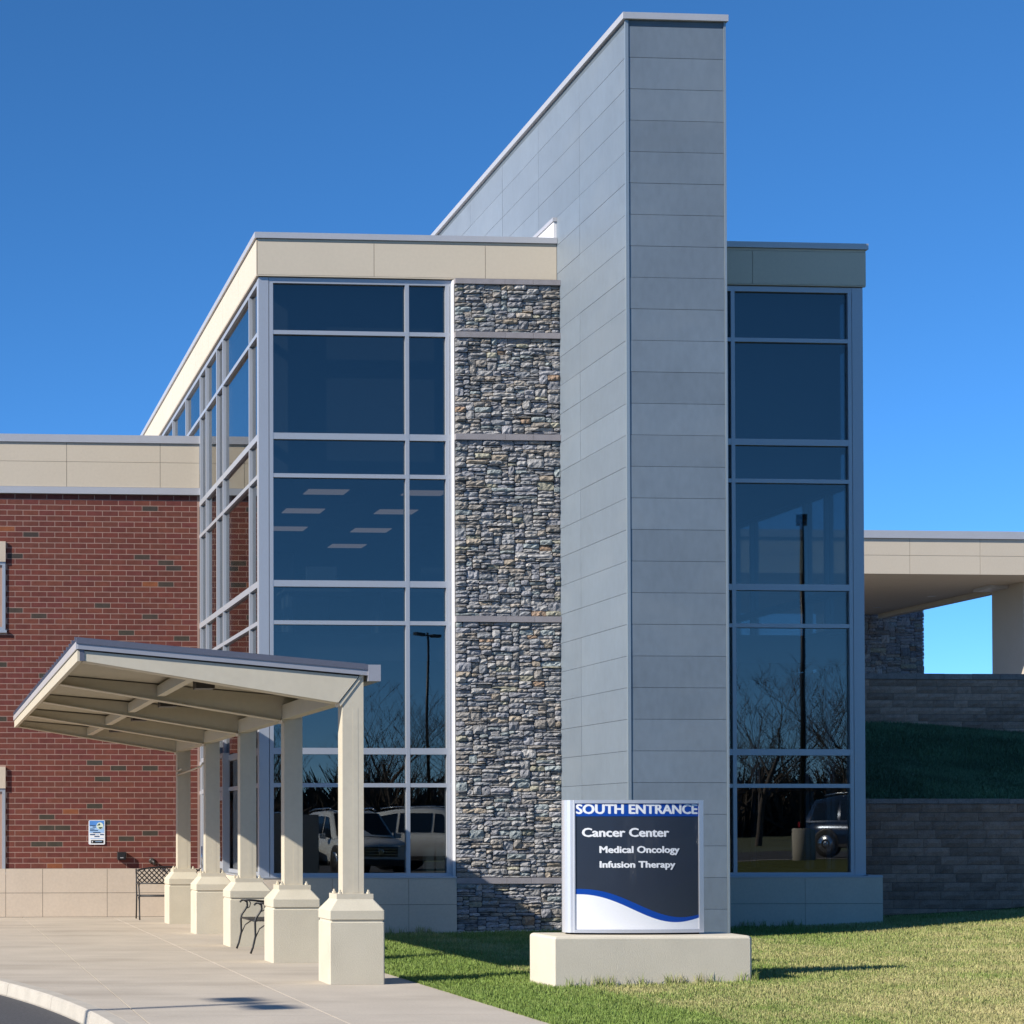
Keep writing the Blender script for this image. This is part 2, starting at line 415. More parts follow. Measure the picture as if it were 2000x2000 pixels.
def edge(n):
    y = nrng.uniform(15.5, 31, n); x = XE + np.abs(nrng.normal(0, .02, n)) - .015; return x, y
sets.append(blades(9000, edge, terr, .03, .06, .003, lawn_palette, keep))
def tall(n):                     # uncut tufts along the walls and round the plinth
    k = nrng.integers(0, 4, n); u = nrng.random(n)
    x = np.where(k == 0, 5.5 + 2.6*u, np.where(k == 1, PLX0-.02 + (PLX1-PLX0+.04)*u, np.where(k == 2, 11.6+2.4*u, PLX1+.02)))
    y = np.where(k == 0, YG-.27, np.where(k == 1, PLY0-.02, np.where(k == 2, YG-.27, PLY0 + (PLY1-PLY0)*u))) - np.abs(nrng.normal(0,.03,n))
    c = np.sin(x*17)+np.sin(x*41+1)+np.sin(x*7.3)
    m = nrng.random(n) < np.clip(.25+.3*c, .03, 1); return x[m], y[m]
sets.append(blades(5000, tall, terr, .05, .16, .003, lawn_palette, None, .35))
grass = blades_object(sets, 'grass', M['blade'])
tag(grass, 'short mown grass, green by the walkway and straw-coloured to the right', 'grass', kind='stuff')

# pebbles along the foot of the stone pier
g = MB()
for k in range(700):
    x = rng.uniform(8.1, XT0); y = rng.uniform(31.02, 31.28); z = float(terr(x, y)); r = rng.uniform(.008, .022)
    c = rng.uniform(.25, .6); g.tint = (c, c*.97, c*.93)
    b = len(g.v); g.v += [(x+r,y,z),(x,y+r,z),(x-r,y,z),(x,y-r,z),(x+rng.uniform(-.3,.3)*r,y,z+r*.9)]
    for i in range(4): g.face([b+i, b+(i+1)%4, b+4])
tag(build(g, 'gravel', M['gravelm'], kind='stuff'), 'narrow strip of pale pebbles at the foot of the stone pier', 'gravel', kind='stuff')

# ------------------------------------------------------------------ the building
bld = world_root('medical_building', (8.0, YG, 0.0))
tag(bld, 'hospital block with brick wing, blue glass corner, stone pier and tall grey metal fin', 'building')

# brick wing -------------------------------------------------------
ZBT = ZY(100, 1696.6, YW); ZBM = ZY(100, 1743.8, YW)          # base top and mid joint
ZBR = ZY(100, 965, YW)                                        # top of brickwork
ZWP1, ZWC0, ZWC1 = ZY(100, 951, YW), ZY(100, 864.5, YW), ZY(100, 849.5, YW)
WX0 = -12.0
g = MB(); g.box(WX0, XL-.002, YW, YW+.3, -.02, ZBR)
bw = build(g, 'brick_wall', M['mortar'], bld, 'red brick wall with scattered dark bricks')
pitch_x, pitch_z = .303, .1026
def brick_mesh(tintc, wdt):
    b = MB(); b.tint = tintc; b.box(-wdt/2, wdt/2, -.002, .02, -(pitch_z-.014)/2, (pitch_z-.014)/2); return b
reds = [tuple(.9*(.55*q+.45*m_) for q, m_ in zip(c, (.170,.054,.042))) for c in ((.155,.047,.036),(.185,.052,.040),(.165,.060,.043),(.140,.042,.037),(.195,.062,.045),(.170,.048,.045),(.150,.055,.042),(.205,.070,.046))]
full = [brick_mesh(c, pitch_x-.014).mesh('brick', M['brick']) for c in reds]
dark = [brick_mesh(c, pitch_x-.012).mesh('brick', M['brick']) for c in ((.068,.052,.042),(.060,.048,.042))]
orange = brick_mesh((.25,.085,.04), pitch_x-.012).mesh('brick', M['brick'])
half = brick_mesh(reds[1], pitch_x/2-.012).mesh('brick', M['brick'])
WIN_X1 = XY(10.5, YW)
wins = [(ZY(10,1058,YW), ZY(10,1098,YW), ZY(10,1231,YW)), (ZY(10,1498,YW), ZY(10,1540,YW), ZY(10,1703,YW))]
rest = MB(); count = 0
rows = int((ZBR - ZBT) / pitch_z); dz = (ZBR - ZBT) / rows
for r in range(rows-1, -1, -1):
    z = ZBT + (r+.5)*dz; off = 0 if r % 2 else pitch_x/2
    x = XL - .004 - (pitch_x/2 if r % 2 else pitch_x)
    if r % 2 == 0: pass
    k = 0
    xr = XL - .002 - .04 - off
    while xr > -1.2:
        cx = xr - pitch_x/2
        inrow = any(zl > z > zb-.05 for (zl, zt, zb) in wins)
        inwin = inrow and cx + pitch_x/2 > -.6 and cx - pitch_x/2 < WIN_X1
        if inwin and cx + pitch_x/2 > WIN_X1 + .03:
            rest.tint = rng.choice(reds); rest.box(WIN_X1+.006, cx+pitch_x/2-.006, YW-.002, YW+.02, z-dz/2+.007, z+dz/2-.007)
        if not inwin:
            q = rng.random(); me = rng.choice(full) if q > .06 else (rng.choice(dark) if q > .014 else orange)
            if count < 300 and cx > 1.3:
                o = shared(me, 'brick', bw, (cx, YW, z)); count += 1
            else:
                t = [d.value for d in ()] or None
                c = rng.choice(reds) if q > .06 else ((.062,.052,.040) if q > .014 else (.25,.085,.04)); rest.tint = c
                rest.box(cx-pitch_x/2+.006, cx+pitch_x/2-.006, YW-.002, YW+.02, z-dz/2+.007, z+dz/2-.007)
        xr -= pitch_x
    if off: rest.tint = rng.choice(reds); rest.box(XL-.042-pitch_x/2+.006, XL-.042-.006, YW-.002, YW+.02, z-dz/2+.007, z+dz/2-.007)
build(rest, 'brickwork', M['brick'], bw, kind='stuff')
# windows at the left edge
for (zl, zt, zb) in wins:
    g = MB(); x0 = -.6; t = .06
    g.box(x0, WIN_X1-.003, YW-.03, YW+.1, zb, zb+t); g.box(x0, WIN_X1-.003, YW-.03, YW+.1, zt-t, zt)
    g.box(x0, x0+t, YW-.03, YW+.1, zb+t, zt-t); g.box(WIN_X1-.003-t, WIN_X1-.003, YW-.03, YW+.1, zb+t, zt-t)
    wo = build(g, 'window', M['alu'], bld)
    g = MB(); g.box(x0+t, WIN_X1-t, YW+.02, YW+.04, zb+t, zt-t); build(g, 'pane', M['glass'], wo)
    g = MB(); g.box(x0-.05, WIN_X1, YW-.05, YW+.1, zt+.002, zl); build(g, 'lintel', M['basep'], wo)
    g = MB(); g.box(x0-.05, WIN_X1+.02, YW-.06, YW+.1, zb-.05, zb-.002); build(g, 'sill', M['alu'], wo)
# panelled base of the brick wing
g = MB(); g.box(WX0, XL-.004, YW-.055, YW+.02, -.01, ZBT-.004); wb = build(g, 'wall_base', M['joint'], bld)
bx = [XY(v, YW) for v in (10.9, 83, 208.7)]; bxs = [bx[1]-1.22*k for k in range(9, 1, -1)] + [bx[0]+.5*0, bx[1], bx[2], bx[2]+1.22, XL-.004]
bxs = sorted(set([round(v, 3) for v in bxs]))
for i in range(len(bxs)-1):
    for (z0, z1) in ((0.004, ZBM), (ZBM, ZBT)):
        g = MB(); g.box(bxs[i]+.004, bxs[i+1]-.004, YW-.065, YW-.03, z0+.004, z1-.004+ (0.004 if z1 == ZBT else 0)); build(g, 'base_panel', M['basep'], wb)
# parapet of the brick wing
g = MB(); g.box(WX0, XL-.003, YW-.03, YW+.30, ZBR+.001, ZWC0); wp = build(g, 'wing_parapet', M['joint'], bld)
pj = [XY(130, YW) + 1.785*k for k in range(-8, 3)] + [XL-.004]; pj = sorted(v for v in pj if v < XL)
zm = ZY(100, 902, YW)
for i in range(len(pj)-1):
    for (z0, z1) in ((ZWP1, zm), (zm, ZWC0)):
        g = MB(); g.box(pj[i]+.004, pj[i+1]-.004, YW-.045, YW-.02, z0+.003, z1-.003); build(g, 'parapet_panel', M['beige'], wp)
g = MB(); g.box(WX0, XL-.004, YW-.07, YW-.0, ZBR+.003, ZWP1-.004); build(g, 'band', M['coping'], wp)
g = MB(); g.box(WX0, XL-.004, YW-.075, YW+.36, ZWC0+.001, ZWC1); build(g, 'coping', M['coping'], wp)
g = MB(); g.box(WX0, XL-.02, YW+.3, 62, ZWC0-.5, ZWC0-.35); g.box(WX0, WX0+.3, YW+.3, 62, 0, ZWC0-.5); g.box(WX0, XL+.2, 62, 62.3, 0, ZWC0-.5)
build(g, 'wing_roof', M['coping'], bld)

# curtain walls ----------------------------------------------------
def curtain(name, plane, pos, u0, u1, uposts, zlev, zbot, sgn, edges, majors=(2,4,6), label=None, doors=None):
    """plane 'y': wall at Y=pos running in X; plane 'x': wall at X=pos running in Y. sgn: outward direction of the normal."""
    W = .062
    def bx(u_0, u_1, d0, d1, z0, z1):
        g = MB(); a, b = sorted((pos + sgn*d0, pos + sgn*d1))
        return g.box(u_0, u_1, a, b, z0, z1) if plane == 'y' else g.box(a, b, u_0, u_1, z0, z1)
    zt = zlev[0]
    g = MB()
    for (e0, e1) in edges:                      # corner covers
        a, b = sorted((pos - sgn*.15, pos + sgn*.006))
        (g.box(e0, e1, a, b, zbot, zt+.05) if plane == 'y' else g.box(a, b, e0, e1, zbot, zt+.05))
    a, b = sorted((pos - sgn*.14, pos))
    (g.box(u0, u1, a, b, zbot-.002, zbot+.055) if plane == 'y' else g.box(a, b, u0, u1, zbot-.002, zbot+.055))
    (g.box(u0, u1, a, b, zt-.035, zt+.05) if plane == 'y' else g.box(a, b, u0, u1, zt-.035, zt+.05))
    o = build(g, name, M['alu'], bld, label)
    for u in uposts: build(bx(u-W/2, u+W/2, -.14, .004, zbot+.055, zt-.035), 'mullion', M['alu'], o)
    us = [u0] + [u + k for u in uposts for k in (-W/2, W/2)] + [u1]
    zz = list(zlev[1:]); gaps = []
    for i in range(0, len(us)-1, 2):
        a, b = us[i], us[i+1]
        if b - a < .03: continue
        prev = zt-.035
        for k, z in enumerate(zz):
            hgt = .10 if (k+1) in majors else .064
            build(bx(a, b, -.14, .0015, z-hgt/2, z+hgt/2), 'transom', M['alu'], o)
            build(bx(a, b, -.075, -.05, z+hgt/2, prev), 'pane', M['glass'], o); prev = z-hgt/2
        build(bx(a, b, -.075, -.05, zbot+.055, prev), 'pane', M['glass'], o)
    return o
XC1 = XY(886, YG)                                  # right end of the main glass
xm = XY(797.5, YG)
curtain('glass_front', 'y', YG, XY(527, YG), XC1-.0, [XY(531, YG), xm, XY(876.5, YG)], ZLEV, ZSILL, -1, [(XL+.0, XY(526, YG)), (XY(881,YG), XC1)], label='blue tinted glass front of the corner block')
sideY = [atX(x, HY, XL)[1] for x in (320, 338, 363.7, 391.8, 403.4, 424.2, 436.6, 487.9)]
curtain('glass_side', 'x', XL, YG+.05, 48.0, sorted(sideY), ZLEV, .93, -1, [(YG-.004, YG+.15)], label='sunlit side glazing reflecting the brick wall')
curtain('glass_bay', 'y', YG, XT1+.01, XY(1670, YG), [XY(1436, YG), XY(1665, YG)], ZLEV, ZSILL, -1, [(XY(1669.5, YG), XR)], label='shaded glass bay right of the metal fin')
curtain('glass_return', 'x', XR, YG+.16, 37.6, [32.6, 33.4, 35.6, 36.4], ZLEV, .93, 1, [(YG-.003, YG+.16)])
# base under the glazing
def base_run(name, faces):
    o = None
    for (plane, pos, u0, u1, joints, zt, sgn, z0) in faces:
        g = MB(); a, b = sorted((pos, pos - sgn*.20))
        g.box(u0+.008, u1-.008, a+.012*(sgn<0), b-.012*(sgn>0), -.3, zt-.008) if plane == 'y' else g.box(a+.012*(sgn<0), b-.012*(sgn>0), u0+.008, u1-.008, -.3, zt-.008)
        c = build(g, name, M['joint'], bld); zm_ = .48
        js = [u0] + joints + [u1]
        for i in range(len(js)-1):
            for (q0, q1) in ((z0, zm_), (zm_, zt)):
                g = MB(); d0, d1 = sorted((pos, pos - sgn*.03)); e0 = .0 if i == 0 else .003; e1 = .0 if i == len(js)-2 else .003
                if plane == 'y': g.box(js[i]+e0, js[i+1]-e1, d0, d1, q0+.003, q1-.003)
                else: g.box(d0, d1, js[i]+e0, js[i+1]-e1, q0+.003, q1-.003)
                build(g, 'base_panel', M['basep'], c)
        g = MB(); a, b = sorted((pos+sgn*.012, pos - sgn*.22))
        g.box(u0-.0, u1, a, b, zt-.002, zt+.02) if plane == 'y' else g.box(a, b, u0, u1, zt-.002, zt+.02)
        build(g, 'sill', M['alu'], c)
YB = YG - .19
DOOR0, DOOR1 = 34.72, 37.30
base_run('glazing_base', [('y', YB, XL-.19, XC1-.004, [XY(576, YB), XY(649, YB), XY(798, YB)], ZSILL-.02, -1, -.1),
                          ('y', YB, XT1+.012, XR+.19, [XY(1572, YB)], ZSILL-.02, -1, -.1),
                          ('x', XL-.19, YB+.03, DOOR0-.1, [32.9], .91, -1, -.1),
                          ('x', XR+.19, YB+.03, 37.6, [33, 34.5, 36], .91, 1, -.1)])
g = MB(); g.box(XL-.05, XL+.1, DOOR1+.05, YW-.06, -.1, .91); build(g, 'base_panel', M['basep'], bld)
# entrance door in the side glazing
g = MB(); dx0, dx1 = XL-.10, XL+.02
for y in (DOOR0, 36.0, DOOR1): g.box(dx0, dx1, y-.04, y+.04, .0, 2.98)
g.box(dx0, dx1, DOOR0+.04, DOOR1-.04, 2.32, 2.40); g.box(dx0, dx1, DOOR0+.04, DOOR1-.04, 2.90, 2.98)
door = build(g, 'door', M['alu'], bld, 'double glass entrance door under the canopy')
for (a, b) in ((DOOR0+.045, 35.955), (36.045, DOOR1-.045)):
    g = MB(); x0, x1 = XL-.075, XL-.02
    g.box(x0, x1, a, a+.10, .02, 2.31); g.box(x0, x1, b-.10, b, .02, 2.31); g.box(x0, x1, a+.1, b-.1, .02, .27); g.box(x0, x1, a+.1, b-.1, 2.17, 2.31); g.box(x0, x1, a+.1, b-.1, .98, 1.10)
    leaf = build(g, 'leaf', M['alu'], door)
    g = MB(); g.box(XL-.055, XL-.035, a+.1, b-.1, .27, .98); g.box(XL-.055, XL-.035, a+.1, b-.1, 1.10, 2.17); g.box(XL-.055, XL-.035, a, b, 2.41, 2.89); build(g, 'pane', M['glass'], door)
    g = MB(); g.tube([(x0-.05, b-.16, .95), (x0-.05, b-.16, 1.35)], .012); build(g, 'handle', M['chrome'], door)

# stone pier -------------------------------------------------------
SX0, SX1 = XC1, XT0
bandz = [(ZY(990, a*1.0352, YS), ZY(990, b*1.0352, YS)) for (a, b) in ((537.5, 528), (638.5, 628), (831, 820), (1174, 1163), (1667, 1656))]
g = MB(); g.box(SX0, SX1, YS+.022, YG+.3, -.3, bandz[0][1]); pier = build(g, 'stone_pier', M['stone_back'], bld, 'pier of rough grey ledgestone with thin stone bands')
for (z0, z1) in bandz:
    xs_ = [SX0-.006, SX0 + .47*(SX1-SX0), SX0 + .74*(SX1-SX0), SX1]
    if z0 < 2: xs_[2] = SX0 + .70*(SX1-SX0)
    for i in range(3):
        g = MB(); g.box(xs_[i]+.002, xs_[i+1]-.002, YS-.045, YS+.1, z0, z1); build(g, 'band_stone', M['band'], pier)
g = MB(); g.box(SX0-.014, SX0-.002, YS+.04, YG-.002, -.1, bandz[0][1]); build(g, 'edge_trim', M['white_wall'], pier)
palette = [((.245,.243,.258), 5), ((.29,.282,.28), 4), ((.215,.22,.232), 3), ((.255,.235,.215), 3), ((.33,.315,.30), 2), ((.25,.275,.275), 1.6), ((.29,.245,.195), .6), ((.30,.265,.23), 1.3), ((.32,.225,.16), .15), ((.29,.275,.215), .6)]
def stone_tint():
    c = rng.choices([p[0] for p in palette], [p[1] for p in palette])[0]; k = rng.uniform(.88, 1.34)
    return tuple(v*k for v in c)
def stone_geo(mb, x0, x1, z0, z1, yf, depth=.05, nx=5, nz=4, rough=1.0):
    gp = rng.uniform(.002, .0055); x0 += gp; x1 -= gp; z0 += gp; z1 -= gp
    b = len(mb.v); mb.tint = stone_tint(); pd = rng.uniform(.012, .062)*rough; tx, tz = rng.uniform(-.02,.02), rng.uniform(-.022,.012)
    nx = max(3, min(7, int((x1-x0)/.045)+2))
    for j in range(nz):
        for i in range(nx):
            u, v = i/(nx-1), j/(nz-1)
            e = min(u, 1-u)*(x1-x0); f = min(v, 1-v)*(z1-z0)
            rnd = min(1, e/.009)*min(1, f/.008)
            jx = rng.uniform(-.006,.006) * (0 if i in (0, nx-1) else 1.4); jz = rng.uniform(-.005,.005)
            corner = .006 if (i in (0,nx-1) and j in (0,nz-1)) else 0
            cx = corner*(1 if i == 0 else -1); cz = corner*.7*(1 if j == 0 else -1)
            y = yf + .02 - pd*(.64+.36*rnd) - (u-.5)*tx - (v-.5)*tz - rng.uniform(-.010,.010)*rough*(.4+rnd)
            mb.v.append((x0+u*(x1-x0)+jx+cx, y, z0+v*(z1-z0)+jz*(1 if 0<j<nz-1 else .6)+cz))
    for j in range(nz-1):
        for i in range(nx-1): mb.face([b+j*nx+i, b+j*nx+i+1, b+(j+1)*nx+i+1, b+(j+1)*nx+i])
    ring = [i for i in range(nx)] + [j*nx+nx-1 for j in range(1,nz)] + [(nz-1)*nx+i for i in range(nx-2,-1,-1)] + [j*nx for j in range(nz-2,0,-1)]
    c = len(mb.v)
    for r in ring: p = mb.v[b+r]; mb.v.append((p[0], yf+depth, p[2]))
    for k in range(len(ring)):
        l = (k+1) % len(ring); mb.face([b+ring[l], b+ring[k], c+k, c+l])
def ashlar(x0, x1, z0, z1, U=.034, V=.029):
    nx = int(round((x1-x0)/U)); nz = max(1, int(round((z1-z0)/V))); U = (x1-x0)/nx; V = (z1-z0)/nz
    occ = np.zeros((nz, nx), bool); out = []
    for j in range(nz):
        i = 0
        while i < nx:
            if occ[j, i]: i += 1; continue
            lim = 0
            while i+lim < nx and not occ[j, i+lim]: lim += 1
            h = rng.choices([1,2,3,5], [1.6,6,3.2,.35])[0]; wdt = rng.choices([3,4,5,6,7,8,9,11],[.9,1.6,2.2,2.4,2.2,1.8,1.3,.7])[0]
            if h >= 4: wdt = rng.choice([4,5,6])
            if h == 1: wdt += 2
            h = min(h, nz-j)
            if nz-j-h == 1: h = min(nz-j, h+1)
            if lim - wdt < 3: wdt = lim
            if wdt > 13: wdt = lim//2
            wdt = min(wdt, lim)
            while occ[j:j+h, i:i+wdt].any(): h -= 1
            occ[j:j+h, i:i+wdt] = True
            out.append((x0+i*U, x0+(i+wdt)*U, z0+j*V, z0+(j+h)*V)); i += wdt
    return out
stones = []; zcuts = [b_ for b_ in bandz]
for i in range(len(zcuts)-1): stones += ashlar(SX0, SX1, zcuts[i+1][1], zcuts[i][0])
stones += ashlar(SX0, SX1, -.05, zcuts[-1][0])
order = sorted(range(len(stones)), key=lambda k: -(stones[k][1]-stones[k][0])*(stones[k][3]-stones[k][2]))
big = set(order[:300]); rest = MB()
for k, s_ in enumerate(stones):
    if k in big:
        g = MB(); stone_geo(g, *s_, YS); build(g, 'stone', M['stone'], pier)
    else: stone_geo(rest, *s_, YS)
build(rest, 'stonework', M['stone'], pier, kind='stuff')

# metal fin ---------------------------------------------------------
ZTT = ZY(1225, 25.9, YT); ZTC = ZY(1225, 38.5, YT); YTB = 46.0
g = MB(); g.box(XT0+.012, XT1-.012, YT+.012, YTB, -.3, ZTC); fin = build(g, 'metal_fin', M['zinc_dark'], bld, 'tall grey zinc clad fin rising above the roof')
z0 = ZY(1231, 51, YT); dzp = (ZY(1231, 111.8, YT) - ZY(1231, 111.8+61.4*10, YT))/10
joints = [z0]; z = ZY(1231, 111.8, YT)
while z > -.2: joints.append(z); z -= dzp
joints.append(-.25)
zmain = ZCT - .4
for i in range(len(joints)-1):
    zt, zb = joints[i]-.003, joints[i+1]+.003
    dd = rng.uniform(-.0015, .0015)
    g = MB(); g.box(XT0+.045, XT1-.03, YT+dd, YT+.02, zb, zt); build(g, 'panel', M['zinc'], fin)
    ycuts = [YT+.035, 30.35, 32.4, 34.45, 36.5, 38.55, 40.6, 42.65, 44.7, YTB]
    for k in range(len(ycuts)-1):
        a, b = ycuts[k], ycuts[k+1]
        if zt < zmain:
            if a >= YS: break
            b = min(b, YG+.2)
        g = MB(); g.box(XT0+rng.uniform(-.0015,.0015), XT0+.02, a+.003, b-.003, zb, zt); build(g, 'panel', M['zinc'], fin)
g = MB(); g.box(XT0-.006, XT0+.040, YT-.010, YT+.030, -.25, ZTC-.002); build(g, 'corner_trim', M['zinc_trim'], fin)
g = MB(); g.box(XT1-.026, XT1+.006, YT-.010, YT+.05, -.25, ZTC-.002); build(g, 'corner_trim', M['zinc_trim'], fin)
g = MB(); g.box(XT0+.043, XT1-.03, YT+.005, YT+.02, z0+.002, ZTC-.003); g.box(XT0+.005, XT0+.02, YT+.035, YTB, z0+.002, ZTC-.003); build(g, 'head_trim', M['zinc_dark'], fin)
g = MB(); g.box(XT0-.05, XT1+.03, YT-.05, YTB+.05, ZTC, ZTT); build(g, 'coping', M['coping'], fin)
g = MB(); g.box(XT1-.02, XT1, YT+.055, YTB, -.25, ZTC-.002); build(g, 'side_cladding', M['zinc'], fin)

# parapet of the glass block ---------------------------------------
def parapet(name, x0, x1, y0, y1, side):
    g = MB(); g.box(x0, x1, y0, y1, ZPB+.01, ZCB); return build(g, name, M['joint'], bld)
PO = .045
pp = parapet('parapet', XL-PO+.012, XT0-.004, YG-PO+.012, YG+.3, 'y')
cuts = [XL-PO+.02, XY(732, YG), XY(950, YG), XT0-.004]
for i in range(3):
    g = MB(); g.box(cuts[i]+.004, cuts[i+1]-.004, YG-PO, YG-PO+.03, ZPB+.02, ZCB-.045); build(g, 'parapet_panel', M['beige'], pp)
g = MB(); g.box(XL-PO+.02, XT0-.004, YG-PO+.004, YG-PO+.03, ZCB-.040, ZCB-.004); g.box(XL-PO, XT0-.004, YG-PO+.002, YG-PO+.06, ZPB-.0, ZPB+.016); build(g, 'reveal_trim', M['beige'], pp)
g = MB(); g.box(XL-PO-.03, XT0-.006, YG-PO-.03, YG+.36, ZCB+.001, ZCT); build(g, 'coping', M['coping'], pp)
p2 = parapet('side_parapet', XL-PO+.012, XL+.3, YG+.302, YBACK, 'x')
yc = [YG-PO+.012] + [YG + 1.75*k for k in range(1, 11)] + [YBACK]
for i in range(len(yc)-1):
    g = MB(); g.box(XL-PO, XL-PO+.03, yc[i]+.004, yc[i+1]-.004, ZPB+.02, ZCB-.045); build(g, 'parapet_panel', M['beige'], p2)
g = MB(); g.box(XL-PO+.004, XL-PO+.03, YG-PO+.02, YBACK, ZCB-.040, ZCB-.004); g.box(XL-PO+.002, XL+.05, YG-PO+.07, YBACK, ZPB-.0, ZPB+.016); build(g, 'reveal_trim', M['beige'], p2)
g = MB(); g.box(XL-PO-.03, XL+.36, YG+.362, YBACK, ZCB+.001, ZCT); build(g, 'coping', M['coping'], p2)
p3 = parapet('bay_parapet', XT1+.006, XR+PO-.012, YG-PO+.012, YG+.3, 'y')
cuts = [XT1+.006, XY(1473, YG), XR+PO]
for i in range(2):
    g = MB(); g.box(cuts[i]+.004, cuts[i+1]-.004, YG-PO, YG-PO+.03, ZPB+.02, ZCB-.045); build(g, 'parapet_panel', M['beige'], p3)
g = MB(); g.box(XT1+.006, XR+PO-.004, YG-PO+.004, YG-PO+.03, ZCB-.040, ZCB-.004); g.box(XT1+.006, XR+PO-.004, YG-PO+.002, YG-PO+.06, ZPB, ZPB+.016); build(g, 'reveal_trim', M['beige'], p3)
g = MB(); g.box(XT1+.01, XR+PO+.03, YG-PO-.03, YG+.36, ZCB+.001, ZCT); build(g, 'coping', M['coping'], p3)
g = MB(); g.box(XR-.2, XR+PO, YG+.302, 37.6, ZPB, ZCB-.004); build(g, 'parapet_panel', M['beige'], p3)
g = MB(); g.box(XR-.3, XR+PO+.03, YG+.362, 37.7, ZCB+.001, ZCT); build(g, 'coping', M['coping'], p3)
# upstand against the fin, just behind the front parapet
zu = ZY(1094, 427, YG)
g = MB(); g.box(XT0-.05, XT0-.002, YG-.03, 40, ZCT+.002, zu-.06); up = build(g, 'roof_upstand', M['white_wall'], bld)
g = MB(); g.box(XT0-.07, XT0-.002, YG-.05, 40.02, zu-.059, zu); build(g, 'coping', M['coping'], up)
# roofs
g = MB(); g.box(XL+.3, XT0, YG+.3, YBACK, ZPB+.02, ZPB+.14); g.box(XT1, XR-.2, YG+.3, 37.6, ZPB+.02, ZPB+.14); build(g, 'flat_roof', M['white_wall'], bld)
# interior ----------------------------------------------------------
ZC2 = ZLEV[3] + .02; ZF2 = ZLEV[4] - .75
g = MB(); g.box(XL+.16, XT0, YG+.2, 44, ZF2-.45, ZF2); g.box(XT1, XR-.16, YG+.2, 37.6, ZF2-.45, ZF2); build(g, 'floor_slab', M['carpet'], bld)
g = MB(); g.box(XL+.16, XT0, YG+.16, 44, .0, .02); g.box(XT1, XR-.16, YG+.16, 37.6, .0, .02); build(g, 'ground_floor', M['carpet'], bld)
g = MB(); g.box(XL+.16, XT0, 44, 44.2, 0, ZPB); g.box(XL+.16, 7.6, 40.5, 40.6, ZF2, ZC2); build(g, 'interior_wall', M['inwall'], bld)
g = MB(); g.box(XT1, XR-.1, 37.6, 37.8, 0, ZPB); build(g, 'bay_back_wall', M['inwall'], bld)
g = MB(); g.box(XL+.16, XT0, YG+.42, 44, ZC2, ZC2+.05); g.box(XT1, XR-.16, YG+.42, 37.6, ZC2, ZC2+.05); g.box(XL+.16, XT0, YG+.3, 44, ZLEV[5]-.45, ZLEV[5]-.40)
ceil = build(g, 'ceiling', M['inwall'], bld)
for (x, y) in ((6.75,33.1),(6.75,35.1),(6.85,37.2),(8.4,35.1),(8.45,37.3),(8.45,39.4),(8.4,33.1),(13.1,33.4)):
    g = MB(); g.box(x-.34, x+.34, y-.24, y+.24, ZC2-.012, ZC2-.002); build(g, 'ceiling_light', M['troffer'], ceil)
g = MB(); g.box(XL+.16, XC1, YG+.36, YG+.40, ZC2+.06, ZPB); g.box(XT1, XR-.2, YG+.36, YG+.40, ZC2+.06, ZPB); build(g, 'shadow_box', M['shadowbox'], bld)
# furniture seen dimly through the glass: a desk line and a pale door
g = MB(); g.box(5.9, 9.2, YG+.8, YG+1.5, ZF2+.72, ZF2+.76)
for x in (6.0, 7.5, 9.1): g.box(x-.03, x+.03, YG+.85, YG+1.45, ZF2, ZF2+.72)
g.box(6.3, 6.8, YG+1.0, YG+1.06, ZF2+.82, ZF2+1.15); g.box(8.2, 8.7, YG+1.0, YG+1.06, ZF2+.82, ZF2+1.15); build(g, 'desk', M['indark'], bld)
g = MB(); g.box(7.9, 9.0, 43.9, 43.99, ZF2, ZF2+2.1); build(g, 'interior_door', M['coping'], bld)

